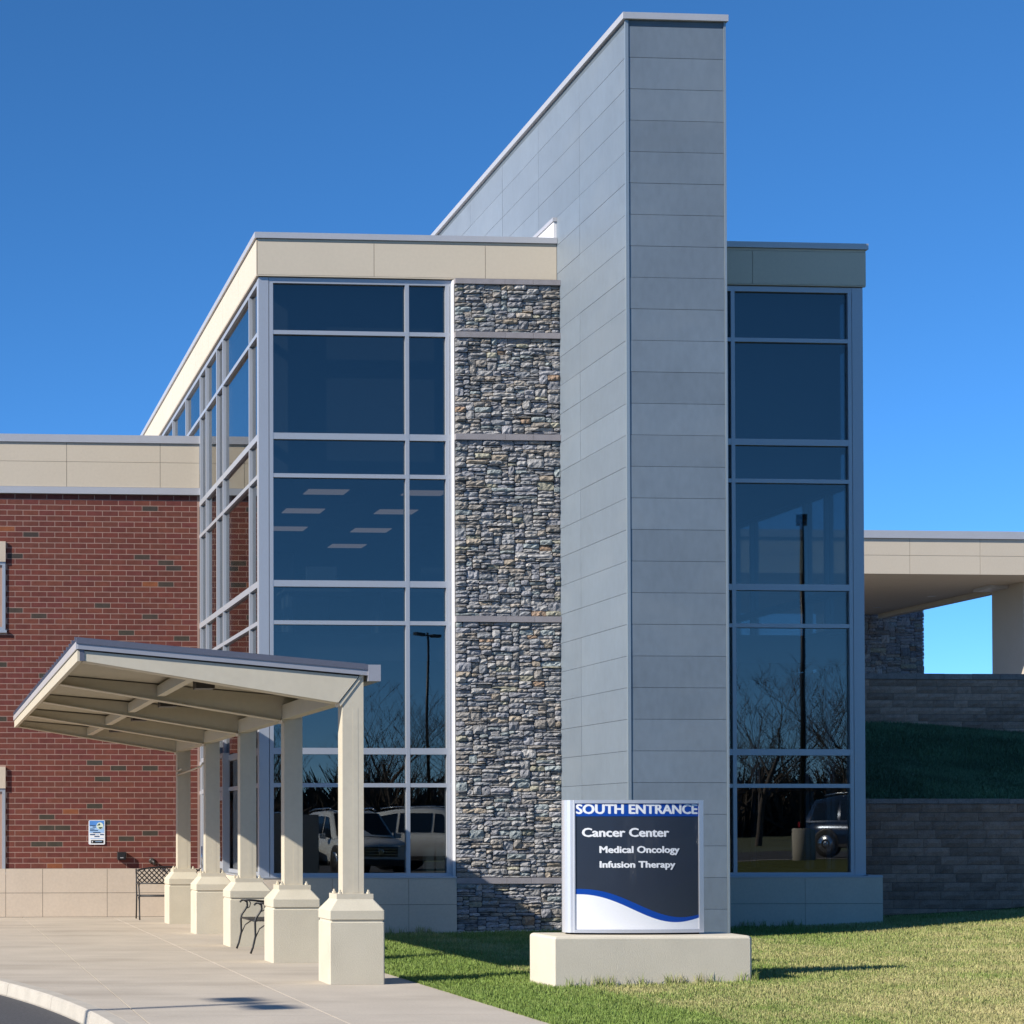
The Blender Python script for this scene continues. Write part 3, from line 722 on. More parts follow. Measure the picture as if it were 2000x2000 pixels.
# ------------------------------------------------------------------ entrance canopy
can = world_root('entrance_canopy', (PCX, PEDY[0], 0))
tag(can, 'cream steel walkway canopy with grey metal roof cantilevered from five columns on stucco pedestals', 'canopy')
YC0 = PEDY[0] + PCYO; YF = YC0 - .13
Lx, Ltop = atY(152, 1247, YF)[0], ZY(152, 1247, YF)
Rx, Rtop = XY(716, YF), ZY(716, 1299, YF)
Lbot = ZY(154, 1291, YF); Kbx, Kbz = XY(661, YF), ZY(661, 1373, YF); Ktx, Ktz = XY(709, YF), ZY(709, 1314, YF)
slope = (Rtop - Ltop) / (Rx - Lx)
def ztop(x): return Ltop + slope*(x - Lx)
TR = .115                                                # trim depth below the roof surface
colz = .955
for i, py in enumerate(PEDY):
    yc_ = py + PCYO; hb = .075
    # column
    g = MB(); x0, x1 = PCX-.115, PCX+.115
    g.prism([(x0, colz+.012), (x1, colz+.012), (x1, Ktz-.01), (x0, Kbz-.01)], 'y', yc_-.115, yc_+.115)
    g.box(PCX-.002, PCX+.055, yc_-.1165, yc_-.114, colz+.02, Kbz-.05)
    co = build(g, 'column', M['cream'], can)
    g = MB(); g.prism([(x0-.035, Kbz+.005), (x0-.02, Kbz-.035), (x1+.01, Ktz-.02), (x1+.002, Ktz+.02)], 'y', yc_-.125, yc_+.125); build(g, 'knee_plate', M['cream'], co)
    g = MB(); g.box(PCX-.2, PCX+.2, yc_-.2, yc_+.2, colz-.045, colz+.012); build(g, 'base_plate', M['cream'], co)
    for sx in (-1, 1):
        for sy in (-1, 1):
            g = MB(); g.lathe([(.022, colz+.0121), (.022, colz+.032), (.012, colz+.033), (.012, colz+.055)], 6, (PCX+sx*.155, yc_+sy*.155, 0), sm=False); build(g, 'bolt', M['cream'], co)
    # pedestal
    g = MB(); zc, zs, zt_ = .675, .79, .91
    def ring(half, z, k=.014): return [(PCX+sx*half[0]-sx*a*k, yc_+sy*half[0]-sy*b*k, z) for (sx, sy, a, b) in ((-1,-1,1,0),(1,-1,1,0),(1,-1,0,1),(1,1,0,1),(1,1,1,0),(-1,1,1,0),(-1,1,0,1),(-1,-1,0,1))]
    prof = [(.30,.001),(.30,zc-.014),(.288,zc-.004),(.288,zc+.012),(.302,zc+.022),(.302,zs),(.215,zt_-.015),(.205,zt_)]
    b = 0
    for (hh, z) in prof: g.v += ring((hh,), z)
    for r in range(len(prof)-1):
        for k in range(8): l = (k+1) % 8; g.face([r*8+k, r*8+l, r*8+8+l, r*8+8+k])
    g.face([(len(prof)-1)*8+k for k in range(8)]); g.face([7-k for k in range(8)])
    build(g, 'pedestal', M['stucco'], can)
    # tapered beam
    g = MB(); xa = Lx + .06; pts = [(xa, Lbot+.012), (Kbx, Kbz+.012), (Ktx-.003, Ktz+.012), (Ktx+.03, ztop(Ktx)-TR-.012), (xa, ztop(xa)-TR-.012)]
    g.prism(pts, 'y', yc_-hb, yc_+hb); be = build(g, 'beam', M['cream'], can)
    g = MB(); g.prism([(xa, Lbot), (Kbx, Kbz), (Kbx, Kbz+.011), (xa, Lbot+.011)], 'y', yc_-.115, yc_+.115); build(g, 'bottom_flange', M['cream'], be)
YE = PEDY[-1] + PCYO + .16
# front web plate flush with the roof edge
g = MB(); xa = Lx + .05
g.prism([(xa, Lbot+.004), (Kbx, Kbz+.004), (Ktx-.003, Ktz+.01), (Ktx+.0, ztop(Ktx)-TR-.014), (xa, ztop(xa)-TR-.014)], 'y', YF-.004, YF+.022); build(g, 'front_fascia', M['cream'], can)
# purlins, tie, lights
for k in range(4):
    a, b = PEDY[k]+PCYO+.08, PEDY[k+1]+PCYO-.08; x = 3.02; zb = Lbot + (x-Lx)/(Kbx-Lx)*(Kbz-Lbot)
    g = MB(); g.box(x-.05, x+.05, a, b, zb+.06, ztop(x)-TR-.03); build(g, 'purlin', M['cream'], can)
    g = MB(); g.box(4.55, 4.70, a, b, 3.04, 3.22); build(g, 'tie_beam', M['cream'], can)
    x = 3.33; ym = (a+b)/2; zt_ = ztop(x)-TR-.02
    g = MB(); g.box(x-.11, x+.11, ym-.14, ym+.14, zt_-.13, zt_-.012); g.box(x-.05, x+.05, ym-.05, ym+.05, zt_-.012, zt_+.01); build(g, 'downlight', M['dark_bronze'], can)
# ribbed deck
g = MB(); pitch = .152; y = YF+.03; xs_ = (Lx+.02, Rx); prof = []
while y < YE-.05:
    prof += [(y, 0), (y+.06, 0), (y+.075, .035), (y+.135, .035)]; y += pitch
prof.append((min(y, YE-.02), 0)); n = len(prof)
for x in xs_:
    for (yy, h) in prof: g.v.append((x, yy, ztop(x)-TR+h+.002))
for i in range(n-1): g.face([i, i+1, n+i+1, n+i])
build(g, 'roof_deck', M['cream'], can)
g = MB(); g.prism([(Lx, ztop(Lx)-.035), (Rx+.02, ztop(Rx+.02)-.035), (Rx+.02, ztop(Rx+.02)-.012), (Lx, ztop(Lx)-.012)], 'y', YF+.0, YE); roof = build(g, 'roof', M['roofmetal'], can)
y = YF + .15
while y < YE:
    g = MB(); g.prism([(Lx-.025, ztop(Lx-.025)-.012), (Rx+.02, ztop(Rx+.02)-.012), (Rx+.02, ztop(Rx+.02)+.028), (Lx-.025, ztop(Lx-.025)+.028)], 'y', y-.018, y+.018); build(g, 'seam', M['roofmetal'], roof); y += .41
# rake trims front and back, eave fascia
for (ya, yb) in ((YF-.035, YF-.006), (YE+.001, YE+.03)):
    g = MB(); g.prism([(Lx-.0, ztop(Lx)-TR), (Rx+.02, ztop(Rx)-TR), (Rx+.02, ztop(Rx)-.055), (Lx, ztop(Lx)-.055)], 'y', ya, yb); build(g, 'rake_trim', M['raketrim'], can)
    g = MB(); g.prism([(Lx-.02, ztop(Lx)-.055), (Rx+.02, ztop(Rx)-.055), (Rx+.02, ztop(Rx)+.004), (Lx-.02, ztop(Lx)+.004)], 'y', ya-.012, yb); build(g, 'drip_edge', M['roofmetal'], can)
g = MB(); g.box(Lx-.005, Lx+.045, YF+.0, YE, Lbot, ztop(Lx)-TR-.004); build(g, 'eave_fascia', M['cream'], can)
g = MB(); g.box(Lx-.022, Lx+.02, YF-.03, YE+.02, ztop(Lx)-TR, ztop(Lx)-.036); build(g, 'eave_trim', M['coping'], can)
g = MB(); g.box(Lx+.02, Lx+.07, YF-.012, YF-.004, Lbot, ztop(Lx)-TR-.0); build(g, 'corner_post', M['roofmetal'], can)
GX0, GX1 = XY(716, YF)+.012, XY(742.5, YF); GZ0, GZ1 = ZY(742, 1331, YF), ZY(742, 1299, YF)
g = MB(); g.box(GX0, GX1, YF-.05, YE+.02, GZ0, GZ1); build(g, 'gutter', M['raketrim'], can)
# thin rod bracket between the last two columns
pa, pb = atY(337, 1506, PEDY[4]+.2), atY(390, 1491, PEDY[3]+.3)
g = MB(); ym = PEDY[3]+.3
g.tube([(PCX-.11, PEDY[4]+PCYO-.02, pa[2]), (PCX-.14, PEDY[4]-.6, pa[2]+.02)], .018, 6); 
g.tube([(PCX-.14, PEDY[3]+PCYO+.02, 2.72), (PCX-.12, PEDY[3]+PCYO+.4, 2.68), (PCX-.11, PEDY[4]+PCYO-.02, 2.62)], .016, 6); build(g, 'tie_rod', M['cream'], can)

# ------------------------------------------------------------------ monument sign
sg = world_root('monument_sign', ((PLX0+PLX1)/2, PLY0, 0))
tag(sg, 'South Entrance sign with dark curved face and blue wave on a cream concrete plinth', 'sign')
zp1 = .545
g = MB(); c = .028; zb = -.1
prof = [(0, zb), (0, zp1-c), (c*.35, zp1-c*.35), (c, zp1)]
def rect(k, z): return [(PLX0+k+ax*c, PLY0+k+ay*c, z) if (sx,sy)==(0,0) else (PLX1-k-ax*c, PLY0+k+ay*c, z) if (sx,sy)==(1,0) else (PLX1-k-ax*c, PLY1-k-ay*c, z) if (sx,sy)==(1,1) else (PLX0+k+ax*c, PLY1-k-ay*c, z)
    for (sx,sy,ax,ay) in ((0,0,0,1),(0,0,1,0),(1,0,1,0),(1,0,0,1),(1,1,0,1),(1,1,1,0),(0,1,1,0),(0,1,0,1))]
for (k, z) in prof: g.v += rect(k, z)
for r in range(3):
    for k in range(8): l = (k+1)%8; g.face([r*8+k, r*8+l, r*8+8+l, r*8+8+k])
g.face([24+k for k in range(8)]); g.face([7-k for k in range(8)])
build(g, 'plinth', M['plinth'], sg)
# sign box: flat back, convex front (arc), rounded left end
SY = PLY0 + .27; DEP = .36; SAG = .085
sxa, sxb = XY(1125, SY), XY(1379, SY); sz0 = zp1 + .02; sz1 = ZY(1240, 1562.5, SY)
def fy(x):
    u = (x - sxa) / (sxb - sxa); return SY + SAG*(2*u-1)**2 - SAG*.0
def strip(x0, x1, zf0, zf1, off, thick, n=60):
    g = MB(); xs_ = np.linspace(x0, x1, n)
    for x in xs_:
        y = fy(x)
        for (yy, zz) in ((y-off, zf0(x)), (y-off, zf1(x)), (y-off+thick, zf1(x)), (y-off+thick, zf0(x))): g.v.append((float(x), yy, zz))
    for i in range(n-1):
        for q in range(4): q2 = (q+1) % 4; g.face([i*4+q, i*4+q2, (i+1)*4+q2, (i+1)*4+q])
    g.face([0,1,2,3]); g.face([(n-1)*4+3-q for q in range(4)])
    return g
C = lambda v: (lambda x: v)
fw = .048
# cabinet body
g = MB(); xs_ = np.linspace(sxa, sxb, 24); pts = [(x, fy(x)+.004) for x in xs_] + [(sxb, SY+SAG+DEP-.1)]
yb0, yb1 = fy(sxa)+.004, SY+SAG+DEP-.1
for k in range(9):
    t = math.pi/2*0 + math.pi*k/8; pts.append((sxa - .075*math.sin(t), (yb0+yb1)/2 + (yb1-yb0)/2*math.cos(t)))
g.prism(pts[:-1], 'z', sz0, sz1); 
for k in range(len(g.smooth)): g.smooth[k] = False
box_ = build(g, 'cabinet', M['signsilver'], sg)
g = MB(); g.box(sxa-.02, sxb-.02, yb0+.06, yb1-.05, zp1-.002, sz0+.002); build(g, 'foot', M['black'], sg)
build(strip(sxa, sxb, C(sz1-fw*.75), C(sz1+.0), .016, .02), 'frame_rail', M['signsilver'], box_)
build(strip(sxa, sxb, C(sz0), C(sz0+fw*.7), .016, .02), 'frame_rail', M['signsilver'], box_)
build(strip(sxb-.055, sxb, C(sz0+fw*.7), C(sz1-fw*.75), .016, .02, 4), 'frame_stile', M['signsilver'], box_)
build(strip(sxa, sxa+.012, C(sz0+fw*.7), C(sz1-fw*.75), .016, .02, 3), 'frame_stile', M['signsilver'], box_)
fx0, fx1 = sxa+.012, sxb-.055; fz0, fz1 = sz0+fw*.7, sz1-fw*.75; FW, FH = fx1-fx0, fz1-fz0
panel = build(strip(fx0, fx1, C(fz0), C(fz1), .004, .006), 'face_panel', M['navy'], sg)
zbl = fz1 - FH*.102
build(strip(fx0+.001, fx1-.001, C(zbl), C(fz1-.001), .0065, .002), 'blue_band', M['blue'], panel)
wt = [0,.1,.22,.32,.424,.56,.70,.833,.92,1.0]
wu = [.322,.320,.300,.270,.228,.166,.118,.098,.101,.118]    # edges of the blue wave, fraction of the face height
wl = [.280,.276,.252,.218,.172,.109,.070,.060,.070,.093]
try:
    import numpy as _n
    pu, pl = _n.polyfit(wt, wu, 5), _n.polyfit(wt, wl, 5)
    fu = lambda x: fz0 + FH*float(_n.polyval(pu, (x-fx0)/FW)); fl = lambda x: fz0 + FH*float(_n.polyval(pl, (x-fx0)/FW))
finally: pass
build(strip(fx0+.001, fx1-.001, fl, fu, .0065, .002, 72), 'blue_wave', M['blue'], panel)
build(strip(fx0+.001, fx1-.001, C(fz0+.001), lambda x: fl(x)-.0004, .0065, .002, 72), 'white_wave', M['white'], panel)
def lettering(txt, x0, x1, zbase, cap, bold, name='lettering'):
    cu = bpy.data.curves.new('txt', 'FONT'); cu.body = txt; cu.size = 1.0; cu.offset = 0.0; cu.resolution_u = 3
    ob = bpy.data.objects.new('txt', cu); col.objects.link(ob)
    dg = bpy.context.evaluated_depsgraph_get(); me0 = bpy.data.meshes.new_from_object(ob.evaluated_get(dg))
    bpy.data.objects.remove(ob); bpy.data.curves.remove(cu)
    co = np.array([v.co[:] for v in me0.vertices]); mn, mx_ = co.min(0), co.max(0); capcu = .72
    order = np.argsort(co[:,0]); word = np.zeros(len(co), int); k = 0           # one object for each word
    islands = sorted((min(co[i][0] for i in p.vertices), max(co[i][0] for i in p.vertices)) for p in me0.polygons)
    cuts, right = [], islands[0][1]
    for (a, b) in islands:
        if a > right + .13: cuts.append((a + right)/2)
        right = max(right, b)
    for wi in range(len(cuts)+1):
        g = MB()
        for q, (sx, sz) in enumerate(((0,0), (-1,0), (1,0), (-.5,.55), (.5,-.55))):      # strokes thickened to a bold face
            b = len(g.v)
            for (vx, vy, _) in co:
                x = x0 + (vx - mn[0])/(mx_[0]-mn[0])*(x1-x0) + sx*bold; z = zbase + vy/capcu*cap + sz*bold
                g.v.append((x, fy(x) - .0072 - .0001*q, z))
            for p in me0.polygons:
                if sum(co[p.vertices[0]][0] > c for c in cuts) == wi: g.face([b+i for i in p.vertices])
        used = sorted({i for f in g.f for i in f}); mp_ = {o_: n_ for n_, o_ in enumerate(used)}
        g.v = [g.v[i] for i in used]; g.f = [[mp_[i] for i in f] for f in g.f]
        o = bpy.data.objects.new(name, g.mesh(name, M['white'])); link(o, panel)
    bpy.data.meshes.remove(me0)
def fxp(px): return fx0 + (px - 278)/(1745-278)*FW          # pixel columns of the enlarged sign face
def fzp(py): return fz1 - (py - 185)/(1648-185)*FH
lettering('SOUTH ENTRANCE', fxp(294), fxp(1726), fzp(303), fzp(192)-fzp(303), .0068)
lettering('Cancer Center', fxp(362), fxp(1366), fzp(570), fzp(468)-fzp(570), .0062)
lettering('Medical Oncology', fxp(555), fxp(1495), fzp(757), fzp(678)-fzp(757), .0052)
lettering('Infusion Therapy', fxp(557), fxp(1442), fzp(928), fzp(852)-fzp(928), .0052)

# ------------------------------------------------------------------ wall-mounted bits
ws = world_root('wall_sign', atY(189, 1650, YW-.02)); tag(ws, 'small blue and white notice plate on the brick wall', 'sign')
x0, x1 = XY(173, YW), XY(204.8, YW); z1, z0 = ZY(189, 1602, YW), ZY(189, 1649.5, YW); yw = YW-.012; wd, hh = x1-x0, z1-z0
def rrect(a, b, c_, d, r, y0, y1):
    pts = []
    for (cx_, cz_, s) in ((b-r, c_+r, -90), (b-r, d-r, 0), (a+r, d-r, 90), (a+r, c_+r, 180)):
        for k in range(5): t = R(s + 90*k/4); pts.append((cx_ + r*math.cos(t), cz_ + r*math.sin(t)))
    g = MB(); g.prism(pts, 'y', y0, y1); return g
build(rrect(x0, x1, z0, z1, .022, yw-.006, yw+.004), 'plate', M['signplate'], ws)
def fr(u0, u1, v0, v1, lay, m, nm='print'):
    g = MB(); g.box(x0+u0*wd, x0+u1*wd, yw-.0065-.0012*lay, yw-.0055, z1-v1*hh, z1-v0*hh); build(g, nm, M[m], ws)
fr(.05,.95,.02,.24,1,'signblue'); fr(.05,.95,.24,.52,1,'signpale')
fr(.08,.42,.20,.235,2,'signtext'); fr(.24,.44,.262,.30,2,'signtext'); fr(.08,.36,.345,.38,2,'signtext'); fr(.08,.58,.405,.44,2,'signtext')
fr(.27,.72,.485,.525,2,'signtext'); fr(.08,.40,.565,.61,2,'signtext'); fr(.46,.62,.575,.605,2,'signpale'); fr(.70,.93,.565,.61,2,'signtext'); fr(.35,.66,.645,.685,2,'signtext'); fr(.10,.90,.735,.755,2,'signpale')
fr(.14,.90,.82,.945,2,'black'); fr(.20,.26,.86,.91,3,'signplate'); fr(.40,.82,.87,.89,3,'signpale')
g = MB(); g.lathe([(.21*wd, yw-.0095), (.21*wd, yw-.006)], 20, (x0+.69*wd, 0, z1-.23*hh), 'y'); build(g, 'emblem', M['signcream'], ws)
g = MB(); cxm, czm = x0+.69*wd, z1-.23*hh; r = .19*wd
g.prism([(cxm-r*.95, czm+r*.1), (cxm-r*.1, czm+r*.15), (cxm+r*.1, czm+r*.35), (cxm-r*.2, czm+r*.85)], 'y', yw-.011, yw-.0097); g.prism([(cxm-r*.5, czm-r*.45), (cxm+r*.85, czm-r*.4), (cxm+r*.3, czm-r*.95), (cxm-r*.2, czm-r*.92)], 'y', yw-.011, yw-.0097)
build(g, 'emblem_print', M['signgreen'], ws)
bx_ = world_root('outlet_box', atY(237, 1680, YW)); tag(bx_, 'square dark electrical box on the brick wall below the notice', 'outlet box')
x0, x1, z1, z0 = XY(228.5, YW), XY(245, YW), ZY(237, 1664, YW), ZY(237, 1679, YW)
g = MB(); g.box(x0, x1, YW-.10, YW+.0, z0, z1); build(g, 'box', M['dark_bronze'], bx_)
g = MB(); g.box(x0+.012, x1-.012, YW-.108, YW-.1005, z0+.012, z1-.012); build(g, 'cover', M['black'], bx_)
g = MB(); g.box(x0+.05, x1-.05, YW-.112, YW-.1085, z0+.03, z0+.045); build(g, 'latch', M['coping'], bx_)
hb_ = world_root('hose_bib_cover', atY(296, 1690, YW)); tag(hb_, 'small dark round hose connection on the brick wall above the bench', 'hose connection')
p = atY(296, 1681, YW)
g = MB(); g.lathe([(.055, YW-.01), (.055, YW-.03), (.035, YW-.035), (.035, YW-.09)], 12, (p[0], 0, p[2]), 'y'); build(g, 'collar', M['dark_bronze'], hb_)
g = MB(); g.tube([(p[0], YW-.08, p[2]), (p[0]+.03, YW-.13, p[2]-.02), (p[0]+.04, YW-.14, p[2]-.07)], .028, 8); build(g, 'spout', M['dark_bronze'], hb_)

# ------------------------------------------------------------------ benches (local: width along x, front towards -y)
def make_bench():
    root = local_root('garden_bench'); W, D = 1.18, .46
    for s in (-1, 1):
        x = s*W/2
        g = MB(); g.tube([(x, -D/2-.06, .01), (x, -D/2-.03, .09), (x, -D/2+.005, .24), (x, -D/2, .42), (x, -D/2+.01, .48), (x, -D/2+.06, .55), (x, -D/2+.09, .60), (x, -D/2+.085, .655), (x, -D/2+.04, .685), (x, -D/2-.0, .672), (x, -D/2-.01, .65)], .014, 8); build(g, 'front_leg', M['black'], root)
        g = MB(); g.tube([(x, D/2+.09, .01), (x, D/2+.03, .25), (x, D/2, .45), (x, D/2+.05, .70), (x, D/2+.09, .93)], .014, 8); build(g, 'rear_leg', M['black'], root)
        g = MB(); g.tube([(x, -D/2+.02, .685), (x, -.05, .675), (x, D/2+.035, .645)], .014, 8)
        g.tube([(x, -D/2+.06, .56), (x, -D/2+.12, .585), (x, -D/2+.135, .64), (x, -D/2+.11, .675)], .008, 6); build(g, 'arm', M['black'], root)
        g = MB(); g.tube([(x, -D/2+.005, .22), (x, -D/2+.06, .34), (x, -D/2+.18, .42)], .008, 6); build(g, 'brace', M['black'], root)
    # mesh seat: slats
    g = MB(); g.tube([(-W/2, -D/2+.01, .44), (W/2, -D/2+.01, .44)], .014, 8); g.tube([(-W/2, D/2, .44), (W/2, D/2, .44)], .014, 8); st = build(g, 'seat_frame', M['black'], root)
    for k in range(11):
        y = -D/2+.03 + k*(D-.06)/10; g = MB(); g.box(-W/2, W/2, y-.015, y+.015, .437, .449); build(g, 'slat', M['black'], st)
    def zt(x): return .90 + .065*(1-(abs(x)/(W/2))**2.2)
    def yb(z): return D/2 + .09*(z-.45)/.48
    g = MB(); n = 20
    g.tube([(x, yb(zt(x)), zt(x)) for x in np.linspace(-W/2, W/2, n)], .015, 8); g.tube([(-W/2, yb(.66), .66), (W/2, yb(.66), .66)], .013, 8); bk = build(g, 'backrest', M['black'], root)
    g = MB(); sp = .092
    for d in (-1, 1):
        k = -12
        while k < 26:
            xa = -W/2 + k*sp; pts = []
            for q in range(13):
                z = .66 + q*.026; x = xa + d*(z-.66)*1.0 + (0 if d > 0 else .3)
                if abs(x) <= W/2 and z <= zt(x)+.005: pts.append((x, yb(z), z))
            if len(pts) >= 2: g.tube(pts, .0115, 5)
            k += 1
    build(g, 'lattice', M['black'], bk)
    return root
b1 = make_bench(); b1.location = (4.63, 37.05, 0)
tag(b1, 'black iron bench with lattice back against the beige wall base', 'bench', 'iron benches by the entrance')
b2 = copy_tree(b1); b2.location = (4.70, 27.25, 0); b2.rotation_euler = (0, 0, -math.pi/2)
tag(b2, 'black iron bench end with scrolled arms showing beside a canopy pedestal', 'bench', 'iron benches by the entrance')

# ------------------------------------------------------------------ hillside behind: retaining walls, slope, upper canopy
def stone_block_wall(name, label, Y, x0, x1, zt, zbase_f, bl, bh, caph, shade):
    root = world_root(name, (x0, Y, zbase_f(x0))); tag(root, label, 'retaining wall', 'retaining walls on the hillside')
    zb = min(zbase_f(x0), zbase_f(x1)) - .3
    g = MB(); g.box(x0, x1, Y+.02, Y+.35, zb, zt-caph); build(g, 'backing', M['stone_back'], root)
    nr = int((zt-caph-zb)/bh)+1
    for r in range(nr):
        z1 = zt-caph-r*bh; z0 = z1-bh
        x = x0 - (bl*.5 if r % 2 else 0) - rng.uniform(0, .1)
        while x < x1:
            L_ = bl*rng.choice([.7,1,1,1.3]); a, b = max(x, x0), min(x+L_, x1); x += L_
            if b-a < .04 or z1 < zbase_f((a+b)/2)-.05: continue
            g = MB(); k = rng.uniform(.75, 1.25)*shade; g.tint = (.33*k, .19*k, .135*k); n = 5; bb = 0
            for j in range(3):
                for i in range(n):
                    u, v = i/(n-1), j/2; ed = (i in (0,n-1)) or (j in (0,2))
                    g.v.append((a+.003+u*(b-a-.006), Y - (0 if ed else rng.uniform(.006,.03)), z0+.003+v*(z1-z0-.006)))
            for j in range(2):
                for i in range(n-1): g.face([j*n+i, j*n+i+1, (j+1)*n+i+1, (j+1)*n+i])
            c0 = len(g.v); ringi = [0, n-1, 3*n-1, 2*n]
            for q in ringi: p = g.v[q]; g.v.append((p[0], Y+.03, p[2]))
            g.face([0,1,2,3,4,c0+1,c0]); g.face([4,9,14,c0+2,c0+1]); g.face([14,13,12,11,10,c0+3,c0+2]); g.face([10,5,0,c0,c0+3])
            build(g, 'block', M['block'], root)
    x = x0
    while x < x1:
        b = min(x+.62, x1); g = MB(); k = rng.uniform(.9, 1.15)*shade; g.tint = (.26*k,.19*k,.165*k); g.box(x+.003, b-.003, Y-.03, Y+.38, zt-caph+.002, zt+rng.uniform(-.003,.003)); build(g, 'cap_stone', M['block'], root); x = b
    return root
YR1, YR2 = 33.2, 42.0
ZR1, ZR2 = ZY(1850, 1560, YR1), ZY(1850, 1316, YR2)
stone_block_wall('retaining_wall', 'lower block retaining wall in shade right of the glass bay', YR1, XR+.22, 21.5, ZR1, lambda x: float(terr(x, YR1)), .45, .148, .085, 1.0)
ZSB = ZY(1850, 1425, YR2)
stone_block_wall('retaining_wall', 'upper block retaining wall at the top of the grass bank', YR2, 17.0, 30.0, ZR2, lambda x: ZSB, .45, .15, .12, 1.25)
bank = lambda x, y: ZR1 - .16 + (ZSB - ZR1 + .16) * (np.clip((y-YR1)/(YR2-YR1), 0, 1))**.9 + .10*np.sin(x*.9+y*.5)*np.clip((y-YR1)/3, 0, 1)
bm_ = sheet(XR+.22, 34, YR1+.3, YR2+.1, 50, 40, -.01, bank); n0 = len(bm_.v); nx_, ny_ = 50, 40
rim = [i for i in range(nx_)] + [j*nx_+nx_-1 for j in range(1, ny_)] + [(ny_-1)*nx_+i for i in range(nx_-2, -1, -1)] + [j*nx_ for j in range(ny_-2, 0, -1)]
for i in rim: p = bm_.v[i]; bm_.v.append((p[0], p[1], -.3))
for k in range(len(rim)): l = (k+1) % len(rim); bm_.face([rim[k], rim[l], n0+l, n0+k])
build(bm_, 'grass_bank', M['soil'], kind='structure')
build(sheet(13.0, 60, YR2+.1, 110, 8, 8, ZR2-.06, lambda x, y: 0), 'upper_terrace', M['terrace'], kind='structure')
def fan2(n):
    y = nrng.uniform(YR1+.3, YR2, n); x = (1640+160)*y/F + nrng.random(n)*(460*y/F) ; return x, y
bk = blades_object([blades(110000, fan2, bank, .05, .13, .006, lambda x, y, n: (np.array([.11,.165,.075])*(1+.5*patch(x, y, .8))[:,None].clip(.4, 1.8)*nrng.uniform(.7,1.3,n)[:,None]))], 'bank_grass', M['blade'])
tag(bk, 'dark shaded grass covering the bank between the two retaining walls', 'grass', kind='stuff')

up = world_root('upper_canopy', (30, 56, ZR2)); tag(up, 'flat beige drive-through canopy on piers above the upper retaining wall', 'canopy')
Yf = 56.0; zb, zt_ = ZY(1800, 1121.5, Yf), ZY(1800, 1052, Yf); ztt = ZY(1800, 1037, Yf)
UX0, UX1 = 20.0, 42.0; XEg = 2100*59.25/F*0 + XY(1940.4, 59.25)
YFB = 66.6
g = MB(); g.prism([(UX0, Yf+.012), (UX1, Yf+.012), (UX1, 59.6), (XEg+.3, 59.6), (XEg+.3, YFB), (UX0, YFB)], 'z', zb+.02, zt_); body = build(g, 'canopy_roof', M['joint'], up)
jx = [UX0, XY(1780.5, Yf)-2*2.02*1.0, XY(1780.5, Yf), XY(1918, Yf), XY(1918, Yf)+1.97, XY(1918,Yf)+3.94, UX1]; zmid = ZY(1800, 1085, Yf)
jx = sorted(jx)
for i in range(len(jx)-1):
    for (a, b) in ((zb, zmid), (zmid, zt_)):
        g = MB(); g.box(jx[i]+.006, jx[i+1]-.006, Yf, Yf+.03, a+.005, b-.005); build(g, 'fascia_panel', M['beige'], body)
g = MB(); g.prism([(UX0, Yf-.06), (UX1+.05, Yf-.06), (UX1+.05, 59.65), (XEg+.35, 59.65), (XEg+.35, YFB+.05), (UX0, YFB+.05)], 'z', zt_+.002, ztt); build(g, 'coping', M['coping'], body)
g = MB(); g.prism([(UX0, Yf+.032), (UX1, Yf+.032), (UX1, 59.58), (XEg+.28, 59.58), (XEg+.28, YFB-.02), (UX0, YFB-.02)], 'z', zb, zb+.018); sf = build(g, 'soffit', M['soffit'], body)
g = MB(); g.box(XEg, XEg+.26, 59.27, YFB-.04, zb-.14, zb-.001); build(g, 'edge_beam', M['soffit'], up)
for (px, py) in ((1713, 1186), (1820, 1164)):
    d = ray(px, py); t = (zb-CZ)/d[2]; g = MB(); g.lathe([(.13, zb-.012), (.13, zb-.001)], 12, (d[0]*t, d[1]*t, 0)); build(g, 'downlight', M['coping'], sf)
g = MB(); g.box(XEg-.55, XEg-.002, 58.3, 59.3, zb-.10, zb-.002); build(g, 'light_box', M['coping'], sf)
g = MB(); g.box(XEg, XEg+1.6, 57.5, 59.25, ZR2-.1, zb-.003); build(g, 'pier', M['soffit'], up)
# stone pier behind the soffit
YP = 67.0; px0, px1 = XY(1640, YP), XY(1816.5, YP)
g = MB(); g.box(px0, px1-.04, YP+.03, YP+1.4, ZR2-.1, zb+.6); sp = build(g, 'stone_pier', M['stone_back'], up)
rest = MB()
for s_ in ashlar(px0, px1, ZR2-.1, zb+.5, .055, .055): stone_geo(rest, *s_, YP, rough=1.3)
build(rest, 'stonework', M['stone'], sp, kind='stuff')
# overhead wires far behind
for k, (ya, yb) in enumerate(((1312, 1288), (1308, 1270))):
    a, b = atY(1760, ya, 150), atY(1990, yb, 150); d = Vector(b)-Vector(a)
    pts = [tuple(Vector(a) + d*t + Vector((0,0,.35*(t-.5)**2))) for t in np.linspace(-2.5, 3.5, 24)]
    g = MB(); g.tube(pts, .022, 5); o = build(g, 'overhead_wire', M['black'])
    tag(o, ['lower thin overhead wire across the gap of sky by the beige pier', 'upper thin overhead wire across the gap of sky by the beige pier'][k], 'wire', 'overhead wires')

